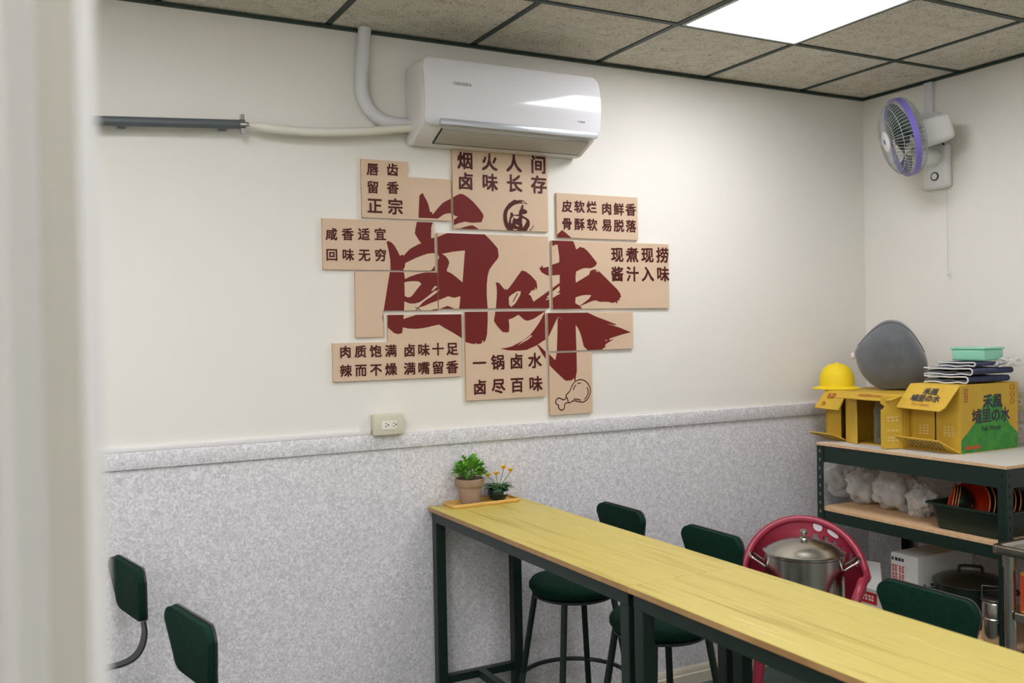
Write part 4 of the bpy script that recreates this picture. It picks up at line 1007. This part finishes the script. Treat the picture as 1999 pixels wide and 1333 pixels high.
MB().lathe([(.02, PH+.053), (.018, PH+.058), (.009, PH+.062), (.009, PH+.07), (.015, PH+.076), (.017, PH+.084), (.011, PH+.092), (.0, PH+.094)], c=pc_, n=28).build('lid_knob', SS, pot)
sd3 = Vector((.70, -.71, 0))
for sg in (-1, 1):
    a = sd3*sg; b = Vector((-a.y, a.x, 0))
    MB().tube(smooth([tuple(pc_+a*s+b*o+Vector((0, 0, z))) for s, o, z in ((PR-.002, -.042, .235), (PR+.01, -.042, .245), (PR+.05, -.036, .27), (PR+.058, 0, .276), (PR+.05, .036, .27), (PR+.01, .042, .245), (PR-.002, .042, .235))], 5), .0062, 10).build('handle', SS, pot)

# ================================================================ STEEL CART AT THE RIGHT EDGE
ct = thing('steel_cart', 'stainless steel trolley with round posts at the right edge of the picture', 'cart', (-.7, -1.8, 0))
kx0, kx1, ky0, ky1, kz = -.97, -.42, -2.25, -1.375, .885
M_ = Matrix.Translation(((kx0+kx1)/2, (ky0+ky1)/2, 0))
o = rrect(kx1-kx0, ky1-ky0, .03, 6); i_ = rrect(kx1-kx0-.05, ky1-ky0-.05, .015, 6)
MB().loft([[M_ @ Vector((x, y, z)) for x, y in p] for p, z in ((i_, kz-.03), (o, kz-.03), (o, kz-.004), (o, kz), (i_, kz), (i_, kz-.012))], cap=True).bevel(.004, 2).build('top_shelf', SS, ct)
for x in (kx0+.045, kx1-.045):
    for y in (ky0+.045, ky1-.045):
        m = MB(); m.tube([(x, y, .09), (x, y, kz-.031)], .0185, 20); m.tube([(x, y, kz-.075), (x, y, kz-.0305)], .0225, 20); m.build('post', SS, ct)
        m = MB(); m.tube([(x-.012, y, .035), (x+.012, y, .035)], .035, 20); m.tube([(x, y, .05), (x, y, .09)], .01, 10); m.build('caster', BLK, ct)
for z in (.66, .25):
    m = MB(); m.box((kx0+.03, ky0+.03, z-.03), (kx1-.03, ky1-.068, z)).bevel(.003, 1); m.build('lower_shelf', SS, ct, smooth=False)
RC = mat('orange_red_carton', (196, 70, 30), .6); YCt = mat('carton_yellow_panel', (222, 186, 60), .6)
rc = thing('red_carton', 'orange-red and yellow carton on the lower shelf of the steel cart', 'carton', (-.78, -1.6, .66))
rx0, rx1, ry0, ry1, rz0, rz1 = -.92, -.62, -1.75, -1.452, .6605, .795
MB().box((rx0, ry0, rz0), (rx1, ry1, rz1)).bevel(.002, 1).build('carton_body', RC, rc, smooth=False)
m = MB()
m.face([(rx0-.0008, ry1-.002, rz1-.002), (rx0-.0008, ry1-.16, rz1-.002), (rx0-.0008, ry1-.16, rz1-.055)]); m.face([(rx0-.0008, ry1-.002, rz0+.002), (rx0-.0008, ry1-.16, rz0+.055), (rx0-.0008, ry1-.16, rz0+.002)])
m.box((rx0, ry0, rz1), (rx1, ry1, rz1+.001)); m.build('yellow_panels', YCt, rc, smooth=False)
tx = MB(); bars(tx, frame((rx0-.001, ry1-.075, (rz0+rz1)/2+.004), (0, -1, 0), (0, 0, 1), (-1, 0, 0)), .11, 1, .016, .004, 6); tx.build('lettering', YCt, rc, smooth=False, recalc=False)
pk = thing('pink_bottle', 'pink plastic bottle on the bottom shelf of the steel cart', 'bottle', (-.86, -1.50, .25))
MB().lathe([(.0, 0), (.045, 0), (.05, .008), (.05, .22), (.044, .25), (.02, .275), (.02, .29), (.0, .29)], c=(-.86, -1.50, .2505), n=32).build('bottle_body', mat('pink_plastic', (226, 140, 160), .4), pk)
MB().lathe([(.0, .325), (.022, .325), (.024, .29), (.0, .29)], c=(-.86, -1.50, .2505), n=24).build('bottle_cap', WST, pk)
